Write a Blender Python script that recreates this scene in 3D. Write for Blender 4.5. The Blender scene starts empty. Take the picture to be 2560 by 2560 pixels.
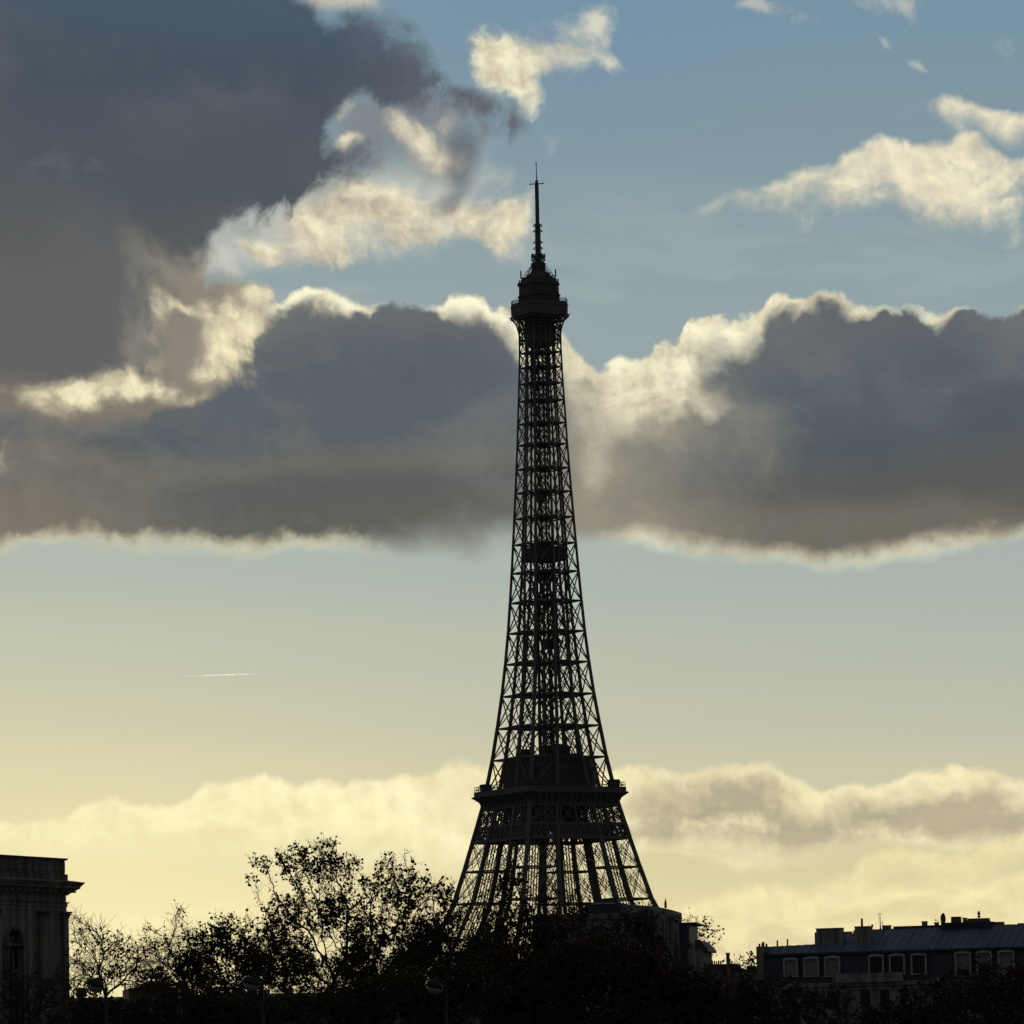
import bpy, math, random
import numpy as np
from mathutils import Vector, Matrix

R = math.radians
scene = bpy.context.scene
COL = scene.collection
random.seed(11)

# ------------------------------------------------------------------ camera
FPX = 13680.0                 # focal length in photo pixels (photo is 2560 wide)
PITCH, ROLL, CAMZ = R(6.4), R(-1.2), 6.0
CAMROT = Matrix.Rotation(R(90) + PITCH, 3, 'X') @ Matrix.Rotation(ROLL, 3, 'Z')
CAMLOC = Vector((0, 0, CAMZ))
cam_data = bpy.data.cameras.new("camera")
cam = bpy.data.objects.new("camera", cam_data)
COL.objects.link(cam)
cam_data.sensor_width = 36.0
cam_data.lens = 36.0 * FPX / 2560.0
cam_data.clip_start, cam_data.clip_end = 1.0, 60000.0
cam.matrix_world = Matrix.Translation(CAMLOC) @ CAMROT.to_4x4()
scene.camera = cam

scene.view_settings.view_transform = 'Standard'
scene.view_settings.look = 'None'
scene.view_settings.exposure = 0.0
scene.view_settings.gamma = 1.0
scene.view_settings.use_curve_mapping = False
scene.render.film_transparent = False
scene.cycles.max_bounces = 4
scene.cycles.diffuse_bounces = 2
scene.cycles.volume_bounces = 1
scene.cycles.transparent_max_bounces = 12
scene.cycles.use_adaptive_sampling = True
scene.cycles.adaptive_threshold = 0.01
scene.cycles.use_denoising = False
scene.cycles.sample_clamp_direct = 3.0
scene.cycles.sample_clamp_indirect = 1.5

# ------------------------------------------------------------------ sun (behind the clouds, low on the left)
SUN_AZ, SUN_EL = R(-7.0), R(7.0)
sd = bpy.data.lights.new("sun", 'SUN')
sd.energy, sd.angle, sd.color = 1.0, R(10), (1.0, 0.88, 0.68)
sun = bpy.data.objects.new("sun", sd)
COL.objects.link(sun)
sun_dir = Vector((math.sin(SUN_AZ) * math.cos(SUN_EL), math.cos(SUN_AZ) * math.cos(SUN_EL), math.sin(SUN_EL)))
sun.rotation_euler = sun_dir.to_track_quat('Z', 'Y').to_euler()
sun.location = (-60, 100, 80)


# ------------------------------------------------------------------ small expression-to-node compiler
def srgb(r, g, b):
    f = lambda c: (c / 255 / 12.92) if c / 255 <= 0.04045 else ((c / 255 + 0.055) / 1.055) ** 2.4
    return (f(r), f(g), f(b), 1.0)


class Tree:
    def __init__(self, nt):
        self.nt = nt

    def node(self, t):
        return self.nt.nodes.new(t)

    def put(self, sock, v):
        if isinstance(v, E):
            self.nt.links.new(v.s, sock)
        else:
            sock.default_value = v

    def math(self, op, *a):
        n = self.node('ShaderNodeMath')
        n.operation = op
        for i, v in enumerate(a):
            self.put(n.inputs[i], v)
        return E(self, n.outputs[0])

    def step(self, a, b, x):
        n = self.node('ShaderNodeMapRange')
        n.interpolation_type = 'SMOOTHSTEP'
        self.put(n.inputs['Value'], x)
        self.put(n.inputs['From Min'], a)
        self.put(n.inputs['From Max'], b)
        return E(self, n.outputs[0])

    def mix(self, f, a, b):
        n = self.node('ShaderNodeMixRGB')
        self.put(n.inputs[0], f)
        self.put(n.inputs[1], a)
        self.put(n.inputs[2], b)
        return E(self, n.outputs[0])

    def vec(self, x, y, z=0.0):
        n = self.node('ShaderNodeCombineXYZ')
        self.put(n.inputs[0], x)
        self.put(n.inputs[1], y)
        self.put(n.inputs[2], z)
        return E(self, n.outputs[0])

    def noise(self, v, scale, detail=4.0, rough=0.5, lac=2.0, dist=0.0, color=False, kind='FBM'):
        n = self.node('ShaderNodeTexNoise')
        n.noise_dimensions = '2D'
        n.noise_type = kind
        self.put(n.inputs['Vector'], v)
        n.inputs['Scale'].default_value = scale
        n.inputs['Detail'].default_value = detail
        n.inputs['Roughness'].default_value = rough
        n.inputs['Lacunarity'].default_value = lac
        n.inputs['Distortion'].default_value = dist
        return E(self, n.outputs['Color' if color else 0])

    def voro(self, v, scale, detail=2.0, rough=0.5):
        n = self.node('ShaderNodeTexVoronoi')
        n.voronoi_dimensions = '2D'
        n.feature = 'SMOOTH_F1'
        n.normalize = True
        self.put(n.inputs['Vector'], v)
        n.inputs['Scale'].default_value = scale
        n.inputs['Detail'].default_value = detail
        n.inputs['Roughness'].default_value = rough
        n.inputs['Smoothness'].default_value = 0.4
        return E(self, n.outputs['Distance'])

    def curve(self, x, pts):
        n = self.node('ShaderNodeFloatCurve')
        c = n.mapping
        c.use_clip = False
        c.extend = 'HORIZONTAL'
        cu = c.curves[0]
        pts = sorted(pts)
        cu.points[0].location = pts[0]
        cu.points[1].location = pts[-1]
        for p in pts[1:-1]:
            cu.points.new(*p)
        c.update()
        self.put(n.inputs['Value'], x)
        return E(self, n.outputs[0])

    def ramp(self, x, stops):
        n = self.node('ShaderNodeValToRGB')
        r = n.color_ramp
        r.interpolation = 'EASE'
        r.elements[0].position, r.elements[0].color = stops[0]
        r.elements[1].position, r.elements[1].color = stops[-1]
        for p, c in stops[1:-1]:
            e = r.elements.new(p)
            e.color = c
        self.put(n.inputs[0], x)
        return E(self, n.outputs[0])


class E:
    def __init__(self, t, s):
        self.t, self.s = t, s

    def __add__(self, o): return self.t.math('ADD', self, o)
    def __radd__(self, o): return self.t.math('ADD', o, self)
    def __sub__(self, o): return self.t.math('SUBTRACT', self, o)
    def __rsub__(self, o): return self.t.math('SUBTRACT', o, self)
    def __mul__(self, o): return self.t.math('MULTIPLY', self, o)
    def __rmul__(self, o): return self.t.math('MULTIPLY', o, self)
    def __truediv__(self, o): return self.t.math('DIVIDE', self, o)
    def min(self, o): return self.t.math('MINIMUM', self, o)
    def max(self, o): return self.t.math('MAXIMUM', self, o)
    def clamp(self): return self.t.math('MINIMUM', self.t.math('MAXIMUM', self, 0.0), 1.0)

    def xyz(self):
        n = self.t.node('ShaderNodeSeparateXYZ')
        self.t.nt.links.new(self.s, n.inputs[0])
        return [E(self.t, o) for o in n.outputs]


# ------------------------------------------------------------------ sky: Nishita air plus cloud layers laid out by azimuth and elevation
world = bpy.data.worlds.new("World")
world.use_nodes = True
world.cycles.sampling_method = 'MANUAL'
world.cycles.sample_map_resolution = 256
nt = world.node_tree
nt.nodes.clear()
T = Tree(nt)
K = 1 / 1932.0                       # cloud chart unit: 1932 units = 10.7 degrees of sky


def build_sky():
    tc = T.node('ShaderNodeTexCoord')
    dx, dy, dz = E(T, tc.outputs['Generated']).xyz()
    az = T.math('ARCTAN2', dx, dy)
    el = T.math('ARCSINE', dz)
    a = az * (0.9938 * FPX / 2560)
    e = (el - PITCH) * (FPX / 2560)
    cr, sr = math.cos(-ROLL), math.sin(-ROLL)
    X = (a * cr - e * sr) + 0.5            # chart x to the right, chart y downwards
    Y = 0.5 - (e * cr + a * sr)
    P = T.vec(X, Y)

    def c3(v, amp):
        r, g, b = v.xyz()
        return (r - 0.5) * amp, (g - 0.5) * amp

    w1x, w1y = c3(T.noise(P, 7.0, 5, 0.55, color=True), 0.045)
    w2x, w2y = c3(T.noise(P, 26.0, 5, 0.6, color=True), 0.016)
    Xs, Ys = X + w1x, Y + w1y                       # softly warped
    Xf, Yf = Xs + w2x, Ys + w2y                     # finely warped
    Ps = T.vec(Xs, Ys)
    Pf = T.vec(Xf, Yf)
    Xe, Ye = X + w1x * 0.35 + w2x * 0.8, Y + w1y * 0.35 + w2y * 0.8   # edges: close to the chart, small-scale ragged
    def wide(v, g):
        return T.math('MULTIPLY_ADD', v, g, 0.5 - 0.5 * g)
    n_mid = wide(T.noise(Ps, 9.0, 8, 0.58), 1.9)
    n_fine = wide(T.noise(Pf, 30.0, 7, 0.62), 1.8)
    puff = T.math('MULTIPLY_ADD', T.voro(Ps, 17.0, 3.0, 0.6), -1.7, 1.08)        # rounded billows
    # relief: the same billow field a little nearer the sun; difference = lit and shaded sides
    P2 = T.vec(Xs + 0.010, Ys - 0.014)
    puff2 = T.math('MULTIPLY_ADD', T.voro(P2, 17.0, 3.0, 0.6), -1.7, 1.08)
    n_mid2 = wide(T.noise(P2, 9.0, 8, 0.58), 1.9)
    puff_f = T.math('MULTIPLY_ADD', T.voro(Pf, 48.0, 2.0, 0.6), -1.7, 1.08)
    n_fine2 = wide(T.noise(T.vec(Xf + 0.004, Yf - 0.0055), 30.0, 7, 0.62), 1.8)
    relief = (n_mid - n_mid2) * 1.7 + (puff - puff2) * 0.75 + (n_fine - n_fine2) * 0.5
    n_wisp = wide(T.noise(Pf, 15.0, 9, 0.66, dist=0.8), 2.0)
    rvar = wide(T.noise(P, 8.5, 3, 0.5), 2.2).clamp()
    inner = (wide(T.noise(T.vec(Xs * 0.8, Ys * 1.25), 6.0, 5, 0.5), 1.9) * 0.7 + relief * 0.12 + 0.15).clamp()
    streak = T.noise(T.vec(Xs * 0.35, Ys * 1.6), 11.0, 6, 0.55)
    streak = wide(streak, 1.9)
    smooth_n = wide(T.noise(T.vec(X * 0.6, Y), 3.2, 3, 0.5), 1.8)

    def vmath(op, *args):
        n = T.node('ShaderNodeVectorMath')
        n.operation = op
        for i, v in enumerate(args):
            T.put(n.inputs[i], v)
        return E(T, n.outputs['Value'] if op == 'DOT_PRODUCT' else n.outputs[0])

    def blobs(lst, fine=True):
        """sum of soft spots (x, y, rx, ry, rotation, weight) in chart units"""
        base = Pf if fine else Ps
        by = {}
        for b in lst:
            rot = b[4] if len(b) > 4 else 0.0
            by.setdefault(int(round(rot / 15.0)) * 15, []).append(b)
        tot = None
        for ang, bs in sorted(by.items()):
            c, s = math.cos(R(ang)), math.sin(R(ang))
            V = base if ang == 0 else T.vec(vmath('DOT_PRODUCT', base, (c, s, 0)), vmath('DOT_PRODUCT', base, (-s, c, 0)))
            for b in bs:
                cx, cy = b[0] * K, b[1] * K
                u, v = cx * c + cy * s, cy * c - cx * s
                rx, ry = b[2] * K, b[3] * K
                q = vmath('MULTIPLY_ADD', V, (1 / rx, 1 / ry, 0), (-u / rx, -v / ry, 0))
                g = T.math('POWER', 0.36788, vmath('DOT_PRODUCT', q, q))
                w = b[5] if len(b) > 5 else 1.0
                tot = g * w if tot is None else T.math('MULTIPLY_ADD', g, w, tot)
        return tot

    def crv(x, pts):
        return T.curve(x, [(p[0] * K, p[1] * K) for p in pts])

    # ---- clear air
    sky = T.node('ShaderNodeTexSky')
    sky.sky_type = 'NISHITA'
    sky.sun_disc = False
    sky.sun_elevation = SUN_EL
    sky.sun_rotation = SUN_AZ
    sky.altitude, sky.air_density, sky.dust_density, sky.ozone_density = 50, 1.0, 1.6, 1.0
    nish = T.mix(1.0, E(T, sky.outputs[0]), (0.1, 0.1, 0.1, 1))
    nish.s.node.blend_type = 'MULTIPLY'
    air = T.ramp(Y, [(0.00, srgb(114, 145, 163)), (0.12, srgb(124, 149, 162)), (0.24, srgb(137, 158, 164)), (0.32, srgb(143, 161, 166)),
                     (0.55, srgb(163, 177, 172)), (0.64, srgb(176, 184, 171)), (0.70, srgb(186, 189, 170)), (0.76, srgb(198, 196, 168)),
                     (0.84, srgb(212, 203, 162)), (0.93, srgb(232, 216, 166))])
    warm = T.math('EXPONENT', ((X + 0.10) * (X + 0.10) * 3.6 + (Y - 0.90) * (Y - 0.90) * 12.0) * -1.0)
    air = T.mix(warm * 0.42, air, srgb(234, 226, 176))
    deep = T.math('EXPONENT', ((X - 0.57) * (X - 0.57) * 40.0 + (Y + 0.03) * (Y + 0.03) * 40.0) * -1.0)
    air = T.mix(deep * 0.5, air, srgb(108, 143, 172))
    air = T.mix(0.008, air, nish)
    # thin high veil
    veil = T.step(0.5, 0.8, streak) * T.step(0.14, 0.26, Y) * T.step(0.36, 0.30, Y)
    air = T.mix(veil * 0.22, air, srgb(178, 188, 182))
    col = air

    cream = srgb(255, 247, 210)
    cream_w = srgb(255, 241, 190)

    lit_hi = T.mix((relief * 1.0 + 0.42 + rvar * 0.46).clamp(), srgb(190, 181, 156), srgb(255, 249, 214))
    lit_lo = T.mix((relief * 0.75 + 0.74).clamp(), srgb(226, 210, 166), srgb(255, 245, 198))

    # ---- low bank along the horizon
    T1 = crv(Xe, [(-40, 1548), (60, 1548), (120, 1537), (160, 1520), (210, 1503), (260, 1512), (330, 1510), (368, 1497), (385, 1474), (440, 1472),
                  (490, 1461), (560, 1471), (620, 1459), (680, 1466), (730, 1463), (800, 1450), (850, 1442), (910, 1446), (1050, 1449),
                  (1180, 1443), (1240, 1446), (1300, 1460), (1350, 1449), (1410, 1446), (1460, 1450), (1500, 1472), (1550, 1487),
                  (1600, 1476), (1660, 1471), (1700, 1456), (1760, 1445), (1800, 1440), (1850, 1450), (1885, 1468), (1970, 1465)])
    d1 = Ye - T1 + (puff - 0.5) * 0.012
    right = T.step(0.53, 0.66, X)
    base1 = T.step(0.862 - right * 0.020, 0.806 + right * 0.010, Ys + (streak - 0.5) * 0.035)
    al1 = T.step(0.0, 0.010, d1 + (puff_f - 0.5) * 0.006) * base1
    d1b = blobs([(300, 1572, 160, 20, -6, 0.55), (470, 1575, 70, 14, 0, 0.4), (960, 1500, 120, 22, 3, 0.6), (1020, 1556, 120, 22, 0, 0.5)], False)
    body1 = T.step(0.004, 0.046, d1 + (puff - 0.5) * 0.034 + (n_mid - 0.5) * 0.030 + (puff_f - .5) * 0.006) * T.step(0.842, 0.808, Ys + (n_mid - 0.5) * 0.022)
    k1 = (body1 * right * T.step(0.95, 0.35, streak * 0.6 + n_mid * 0.4 + relief * 0.2 - 0.05) + d1b * T.step(0.25, 0.75, n_mid - relief * 0.4)).min(0.95)
    c1 = T.mix(k1, lit_lo, T.mix(right, srgb(222, 204, 164), T.mix(inner, srgb(163, 155, 131), srgb(192, 180, 150))))
    col = T.mix(al1, col, c1)
    # soft puffs under the bank
    T2 = crv(Xe, [(0, 1640), (130, 1640), (200, 1690), (300, 1705), (420, 1690), (520, 1740), (900, 1700), (1230, 1745), (1290, 1705), (1360, 1668), (1440, 1654),
                  (1500, 1664), (1560, 1650), (1640, 1652), (1700, 1660), (1800, 1650), (1932, 1636)])
    d2 = Ye - T2 + (puff - 0.5) * 0.016 + (n_mid - 0.5) * 0.012 + (n_fine - 0.5) * 0.005
    al2 = T.step(0.0, 0.020, d2) * T.step(0.25, 0.55, n_mid * 0.5 + streak * 0.5 + T.step(0.03, 0.0, d2) * 0.2) * (0.95 - T.step(0.060, 0.12, d2) * T.step(0.55, 0.62, X) * 0.35)
    c2 = T.mix(T.step(0.42, 0.72, n_mid * 0.6 + streak * 0.5 - relief * 0.1), srgb(255, 239, 184), srgb(222, 207, 162))
    T2b = crv(Xe, [(1560, 1700), (1592, 1660), (1612, 1622), (1640, 1602), (1690, 1592), (1740, 1604), (1790, 1598), (1840, 1592), (1890, 1572), (1950, 1556)])
    d2b = Ye - T2b + (puff - 0.5) * 0.014 + (n_fine - 0.5) * 0.005
    al2b = T.step(0.0, 0.014, d2b) * T.step(0.045, 0.012, d2b + (n_mid - 0.5) * 0.03) * T.step(1585 * K, 1625 * K, X)
    col = T.mix(al2b * 0.85, col, T.mix((relief * 0.8 + 0.62).clamp(), srgb(226, 208, 160), srgb(253, 237, 184)))
    c2 = T.mix(T.step(0.050, 0.0, d2) * 0.8, c2, T.mix((relief * 0.8 + 0.62).clamp(), srgb(230, 212, 164), srgb(255, 240, 186)))
    col = T.mix(al2, col, c2)
    glow = T.math('EXPONENT', ((X - 0.12) * (X - 0.12) * 14.0 + (Y - 0.90) * (Y - 0.90) * 80.0) * -1.0)
    col = T.mix(glow * 0.6, col, srgb(255, 242, 184))

    # ---- faint wisps at the top right and between the clouds
    f0 = blobs([(1470, 30, 60, 22, 20, .9), (1425, 15, 40, 14, 0, .7), (1730, 130, 24, 16, 20, .9), (1665, 85, 24, 10, 45, .7), (1690, 8, 70, 20, 0, .9),
                (1730, 30, 40, 18, 60, .8), (1910, 90, 40, 22, 20, .6), (1035, 290, 20, 30, 0, .7), (1010, 445, 30, 80, 0, .55), (760, 660, 40, 20, 0, .3), (905, 700, 40, 15, -20, .5),
                (540, 1090, 50, 8, 0, .5)])
    a0 = T.step(0.25, 1.3, f0 + (n_wisp - 0.5) * 1.1) * T.step(0.06, 0.3, f0)
    col = T.mix(a0 * 0.60, col, srgb(208, 206, 190))

    # ---- small bright clouds top centre
    f8 = blobs([(932, 108, 46, 46, 30, 1.45), (962, 140, 42, 46, 40, 1.2), (905, 78, 22, 10, 20, .6), (985, 180, 26, 38, -30, .7), (1000, 205, 14, 18, 0, .4),
                (1090, 52, 60, 30, -12, .72), (1130, 62, 22, 46, 0, .6), (1070, 108, 68, 30, -5, .78), (1135, 130, 50, 18, 20, .7), (1030, 130, 40, 26, 0, .6)])
    a8 = T.step(0.16, 1.35, f8 * 1.05 + (n_fine - 0.5) * 0.85 + (n_wisp - 0.5) * 0.45) * T.step(0.04, 0.25, f8)
    c8 = T.mix(T.step(1000 * K, 1060 * K, X) * 0.45, lit_hi, srgb(196, 196, 184))
    col = T.mix(a8 * (1.0 - T.step(1000 * K, 1060 * K, X) * 0.22), col, c8)

    # ---- long bright streamer on the right
    Ta = crv(Xe, [(1290, 400), (1312, 388), (1350, 366), (1400, 352), (1450, 345), (1500, 326), (1560, 309), (1600, 291), (1640, 272), (1668, 259),
                  (1700, 266), (1740, 266), (1790, 258), (1830, 246), (1862, 262), (1900, 285), (1950, 285)])
    Ba = crv(Xe, [(1290, 396), (1312, 394), (1350, 391), (1400, 402), (1440, 424), (1480, 430), (1520, 418), (1560, 402), (1620, 392), (1680, 385), (1740, 410), (1800, 388), (1870, 405), (1950, 425)])
    da = (Ye - Ta) + (puff - 0.55) * 0.016
    db = (Ba - Ye) + (n_mid - 0.5) * 0.10
    aa = T.step(0.0, 0.012, da) * T.step(-0.015, 0.060, db) * T.step(1295 * K, 1360 * K, Xe)
    aa = aa * T.step(0.18, 0.62, n_mid * 0.4 + n_wisp * 0.6 + T.step(0.05, 0.0, da) * 0.3)
    Tb = crv(Xe, [(1690, 235), (1715, 208), (1760, 191), (1800, 183), (1840, 190), (1875, 209), (1950, 216)])
    Bb = crv(Xe, [(1690, 236), (1715, 214), (1760, 222), (1800, 240), (1850, 258), (1890, 272), (1950, 276)])
    ab = T.step(0.0, 0.012, Ye - Tb + (puff - 0.55) * 0.014) * T.step(-0.008, 0.030, Bb - Ye + (n_mid - .5) * 0.04) * T.step(1690 * K, 1760 * K, Xe)
    ab = ab * T.step(0.2, 0.62, n_mid * 0.4 + n_wisp * 0.6 + T.step(1800 * K, 1920 * K, X) * 0.2)
    a9 = aa.max(ab)
    c9 = T.mix((relief * 0.8 + 0.56).clamp(), srgb(196, 188, 170), srgb(252, 242, 206))
    col = T.mix(a9 * 0.93, col, c9)

    # ---- bright broken cloud under the dark one
    f6c = blobs([(640, 415, 150, 74, -20, .85), (800, 330, 110, 120, 0, .55), (530, 470, 120, 40, -10, .6), (930, 420, 100, 80, 0, .5), (720, 440, 120, 50, 0, .4), (960, 150, 60, 80, 30, .4), (480, 430, 110, 60, -30, 1.0), (410, 500, 80, 40, 0, .8), (590, 340, 60, 90, -30, .8)])
    a6c = T.step(0.12, 1.25, f6c + (n_mid - 0.5) * 0.9 + (n_fine - 0.5) * 0.4) * T.step(0.03, 0.2, f6c)
    col = T.mix(a6c * 0.88, col, T.mix((relief * 0.5 + 0.5).clamp(), srgb(165, 172, 170), srgb(214, 212, 196)))
    f6 = blobs([(648, 395, 95, 42, -10, 1.25), (750, 390, 75, 46, 10, 1.1), (600, 420, 80, 30, -25, .8), (640, 480, 66, 34, 0, 1.05), (610, 470, 40, 36, 0, .6), (515, 487, 50, 22, 15, .95),
                (470, 470, 40, 18, 10, .5), (800, 262, 55, 34, 35, 1.0), (735, 228, 40, 26, 25, .75), (848, 300, 32, 26, 0, .9), (656, 252, 26, 18, 0, 1.0), (650, 205, 26, 26, 0, .55),
                (895, 420, 36, 34, 0, .55), (870, 400, 36, 22, 0, .7), (950, 390, 34, 30, 0, .65), (975, 430, 40, 50, 10, .72), (930, 450, 40, 40, 0, .45), (830, 430, 60, 24, 0, .55), (760, 450, 80, 20, 0, .5)])
    a6 = 0.95 * T.step(0.16, 1.30, f6 * 1.05 + (n_wisp - 0.5) * 0.8 + (n_fine - 0.5) * 0.55 + (n_mid - 0.5) * 0.4) * T.step(0.04, 0.25, f6)
    c6 = T.mix((relief * 0.9 + 0.58).clamp(), srgb(178, 169, 150), srgb(250, 240, 205))
    c6 = T.mix(T.step(0.55, 0.25, f6) * 0.5, c6, srgb(205, 208, 198))
    col = T.mix(a6, col, c6)

    # ---- big cloud on the right
    T3 = crv(Xe, [(960, 560), (1000, 600), (1040, 612), (1075, 640), (1105, 676), (1125, 694), (1160, 676), (1215, 667), (1240, 650), (1288, 640), (1300, 606), (1340, 591), (1400, 597),
                  (1440, 580), (1452, 561), (1475, 555), (1505, 567), (1560, 558), (1600, 570), (1650, 582), (1690, 592), (1720, 587), (1760, 597), (1800, 590),
                  (1850, 598), (1890, 596), (1915, 584), (1960, 575)])
    B3 = crv(Xe, [(1040, 1022), (1090, 1024), (1150, 1026), (1200, 1030), (1300, 1044), (1400, 1060), (1500, 1061), (1570, 1067), (1640, 1064), (1700, 1058), (1800, 1043), (1880, 1026), (1960, 1005)])
    d3 = Ye - T3 + (puff - 0.5) * 0.018 + (n_fine - 0.5) * 0.007 + (puff_f - 0.5) * 0.004
    e3 = B3 - Ye + 0.008 + (n_mid - 0.5) * 0.012
    inx = T.step(0.485, 0.54, Xs)
    al3 = T.step(0.0, 0.008, d3) * T.step(0.0, 0.022, e3) * inx
    rim3 = T.curve(Xs, [(980 * K, .085), (1060 * K, 0.065), (1120 * K, 0.022), (1160 * K, 0.045), (1250 * K, 0.080), (1340 * K, 0.078), (1410 * K, 0.050), (1460 * K, 0.034), (1500 * K, 0.028), (1600 * K, 0.020),
                        (1700 * K, 0.006), (1760 * K, 0.013), (1830 * K, 0.004), (1940 * K, 0.005)])
    gl3 = blobs([(1185, 740, 70, 50, 35, .60), (1270, 725, 85, 46, 30, .75), (1132, 830, 44, 80, 0, .50), (1200, 760, 60, 46, 0, .30), (1250, 690, 70, 40, 0, .5),
                 (1104, 930, 34, 60, 0, .48), (1535, 725, 12, 26, 10, .42), (1500, 780, 40, 26, -20, .18), (1085, 690, 30, 50, 0, .5)])
    dark3 = T.step(0.15, 1.40, (d3 / (rim3 * (rvar * 1.1 + 0.45))).min(1.45 + T.step(0.64, 0.74, X) * 0.8) + (n_mid - 0.5) * 1.25 + (n_fine - 0.5) * 0.35 - gl3 * 1.2 + T.step(0.05, 0.25, d3) * 0.5 - relief * 0.30)
    dark3b = T.step(0.000, 0.034, e3 + (n_mid - 0.5) * 0.02 + T.step(0.62, 0.55, X) * 0.02)
    dk3 = T.ramp(Y + (smooth_n - 0.5) * 0.10, [(0.30, srgb(98, 103, 108)), (0.37, srgb(86, 95, 103)), (0.44, srgb(84, 91, 96)), (0.50, srgb(90, 91, 89)), (0.545, srgb(112, 107, 97))])
    dk3 = T.mix(T.step(1560 * K, 1090 * K, X + (n_mid - 0.5) * 0.16 + (n_wisp - 0.5) * 0.05) * 0.92, dk3, srgb(152, 146, 130))
    dk3 = T.mix(T.step(0.35, 1.15, n_mid + relief * 0.15) * T.step(0.86, 0.66, X) * 0.22, dk3, srgb(140, 140, 134))
    dk3 = T.mix(T.step(0.45, 0.9, inner + (n_wisp - 0.5) * 0.16) * 0.42, dk3, srgb(122, 124, 122))
    dk3 = T.mix(T.step(0.45, 0.1, inner + (n_wisp - 0.5) * 0.16) * 0.32, dk3, srgb(70, 76, 84))
    lit3 = T.mix(T.step(1260 * K, 1120 * K, X) * T.step(700 * K, 800 * K, Y + (n_mid - 0.5) * 0.05) * 0.8, lit_hi, srgb(188, 180, 160))
    c3_ = T.mix(dark3 * dark3b, lit3, dk3)
    col = T.mix(al3, col, c3_)

    # ---- middle cloud on the left
    T4 = crv(Xe, [(-40, 640), (100, 640), (300, 660), (400, 655), (440, 640), (470, 610), (500, 592), (528, 575), (560, 547), (600, 553), (660, 559), (700, 575), (740, 569), (790, 585),
                  (835, 578), (848, 560), (880, 549), (908, 558), (930, 583), (952, 585), (985, 605), (1010, 622), (1060, 640), (1100, 672), (1125, 700), (1180, 740)])
    B4 = crv(Xe, [(-40, 1048), (100, 1040), (200, 1040), (300, 1037), (400, 1042), (480, 1036), (560, 1031), (650, 1022), (700, 1026), (760, 1036), (850, 1050), (930, 1054), (1000, 1050), (1100, 1040), (1200, 1034)])
    d4 = Ye - T4 + (puff - 0.5) * 0.016 + (n_fine - 0.5) * 0.006 + (puff_f - 0.5) * 0.004
    e4 = B4 - Ye + 0.010 + (n_mid - 0.5) * 0.026 + (n_fine - 0.5) * 0.008
    sb = T.step(0.33, 0.44, X)
    al4 = T.step(0.0, 0.009, d4) * T.step(0.0, 0.024 + sb * 0.035, e4) * T.step(1100 * K, 960 * K, Xs + (n_mid - 0.5) * 0.05)
    rim4 = T.curve(Xs, [(0, 0.01), (450 * K, 0.02), (530 * K, 0.020), (570 * K, 0.028), (660 * K, 0.026), (720 * K, 0.007), (800 * K, 0.007), (850 * K, 0.028), (885 * K, 0.030), (920 * K, 0.028), (960 * K, 0.036), (1060 * K, 0.03), (1120 * K, 0.012)])
    dark4 = T.step(0.3, 1.15, d4 / (rim4 * (rvar * 1.3 + 0.35)) + (n_mid - 0.5) * 1.0 - relief * 0.3)
    dark4b = T.step(0.004, 0.032, e4 + sb * 0.02 + (n_mid - 0.5) * 0.012)
    dk4 = T.ramp(Y + (smooth_n - 0.5) * 0.06, [(0.30, srgb(106, 109, 111)), (0.36, srgb(91, 99, 106)), (0.41, srgb(91, 98, 103)), (0.435, srgb(104, 104, 100)), (0.46, srgb(92, 95, 93)), (0.50, srgb(98, 98, 91)), (0.54, srgb(122, 115, 102))])
    dk4 = T.mix(T.step(0.22, -0.02, X + (n_mid - 0.5) * 0.12) * T.step(0.40, 0.50, Y + (n_mid - .5) * 0.06) * 0.7, dk4, srgb(132, 122, 108))
    dk4 = T.mix(T.step(0.45, 0.9, n_mid * 0.5 + streak * 0.5 + relief * 0.2) * 0.26, dk4, srgb(124, 121, 112))
    dk4 = T.mix(T.step(0.45, 0.9, inner + (n_wisp - 0.5) * 0.16) * 0.42, dk4, srgb(124, 125, 121))
    dk4 = T.mix(T.step(0.45, 0.1, inner + (n_wisp - 0.5) * 0.16) * 0.32, dk4, srgb(76, 82, 88))
    dk4 = T.mix(T.step(480 * K, 180 * K, X + (n_mid - 0.5) * 0.16) * T.step(0.2, 0.8, n_mid * 0.6 + n_wisp * 0.4) * 0.45, dk4, srgb(134, 128, 116))
    c4 = T.mix(dark4 * dark4b, T.mix(T.step(0.45, 0.5, Y), lit_hi, T.mix(rvar, srgb(176, 176, 160), srgb(240, 231, 190))), dk4)
    col = T.mix(al4, col, c4)

    # ---- grey body and bright band between the two dark clouds
    f5 = blobs([(40, 470, 260, 150, 0, 1.8), (220, 510, 120, 90, 0, 1.4), (30, 700, 160, 110, 0, 1.4), (180, 600, 150, 80, 0, 1.3), (-60, 560, 200, 120, 0, 1.3), (300, 590, 66, 80, 10, 1.0), (350, 650, 80, 70, 0, 1.1), (410, 650, 50, 60, 30, 1.0),
                (450, 615, 36, 30, 0, .9), (490, 560, 34, 36, 0, .66), (440, 570, 40, 34, 0, .7), (370, 575, 30, 22, 30, .5), (160, 745, 120, 60, 0, 1.0), (300, 740, 120, 50, 0, .8)])
    a5 = T.step(0.34, 0.80, f5 + (n_fine - 0.5) * 0.5 + (n_mid - 0.5) * 0.55 + (puff - 0.5) * 0.3)
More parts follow.
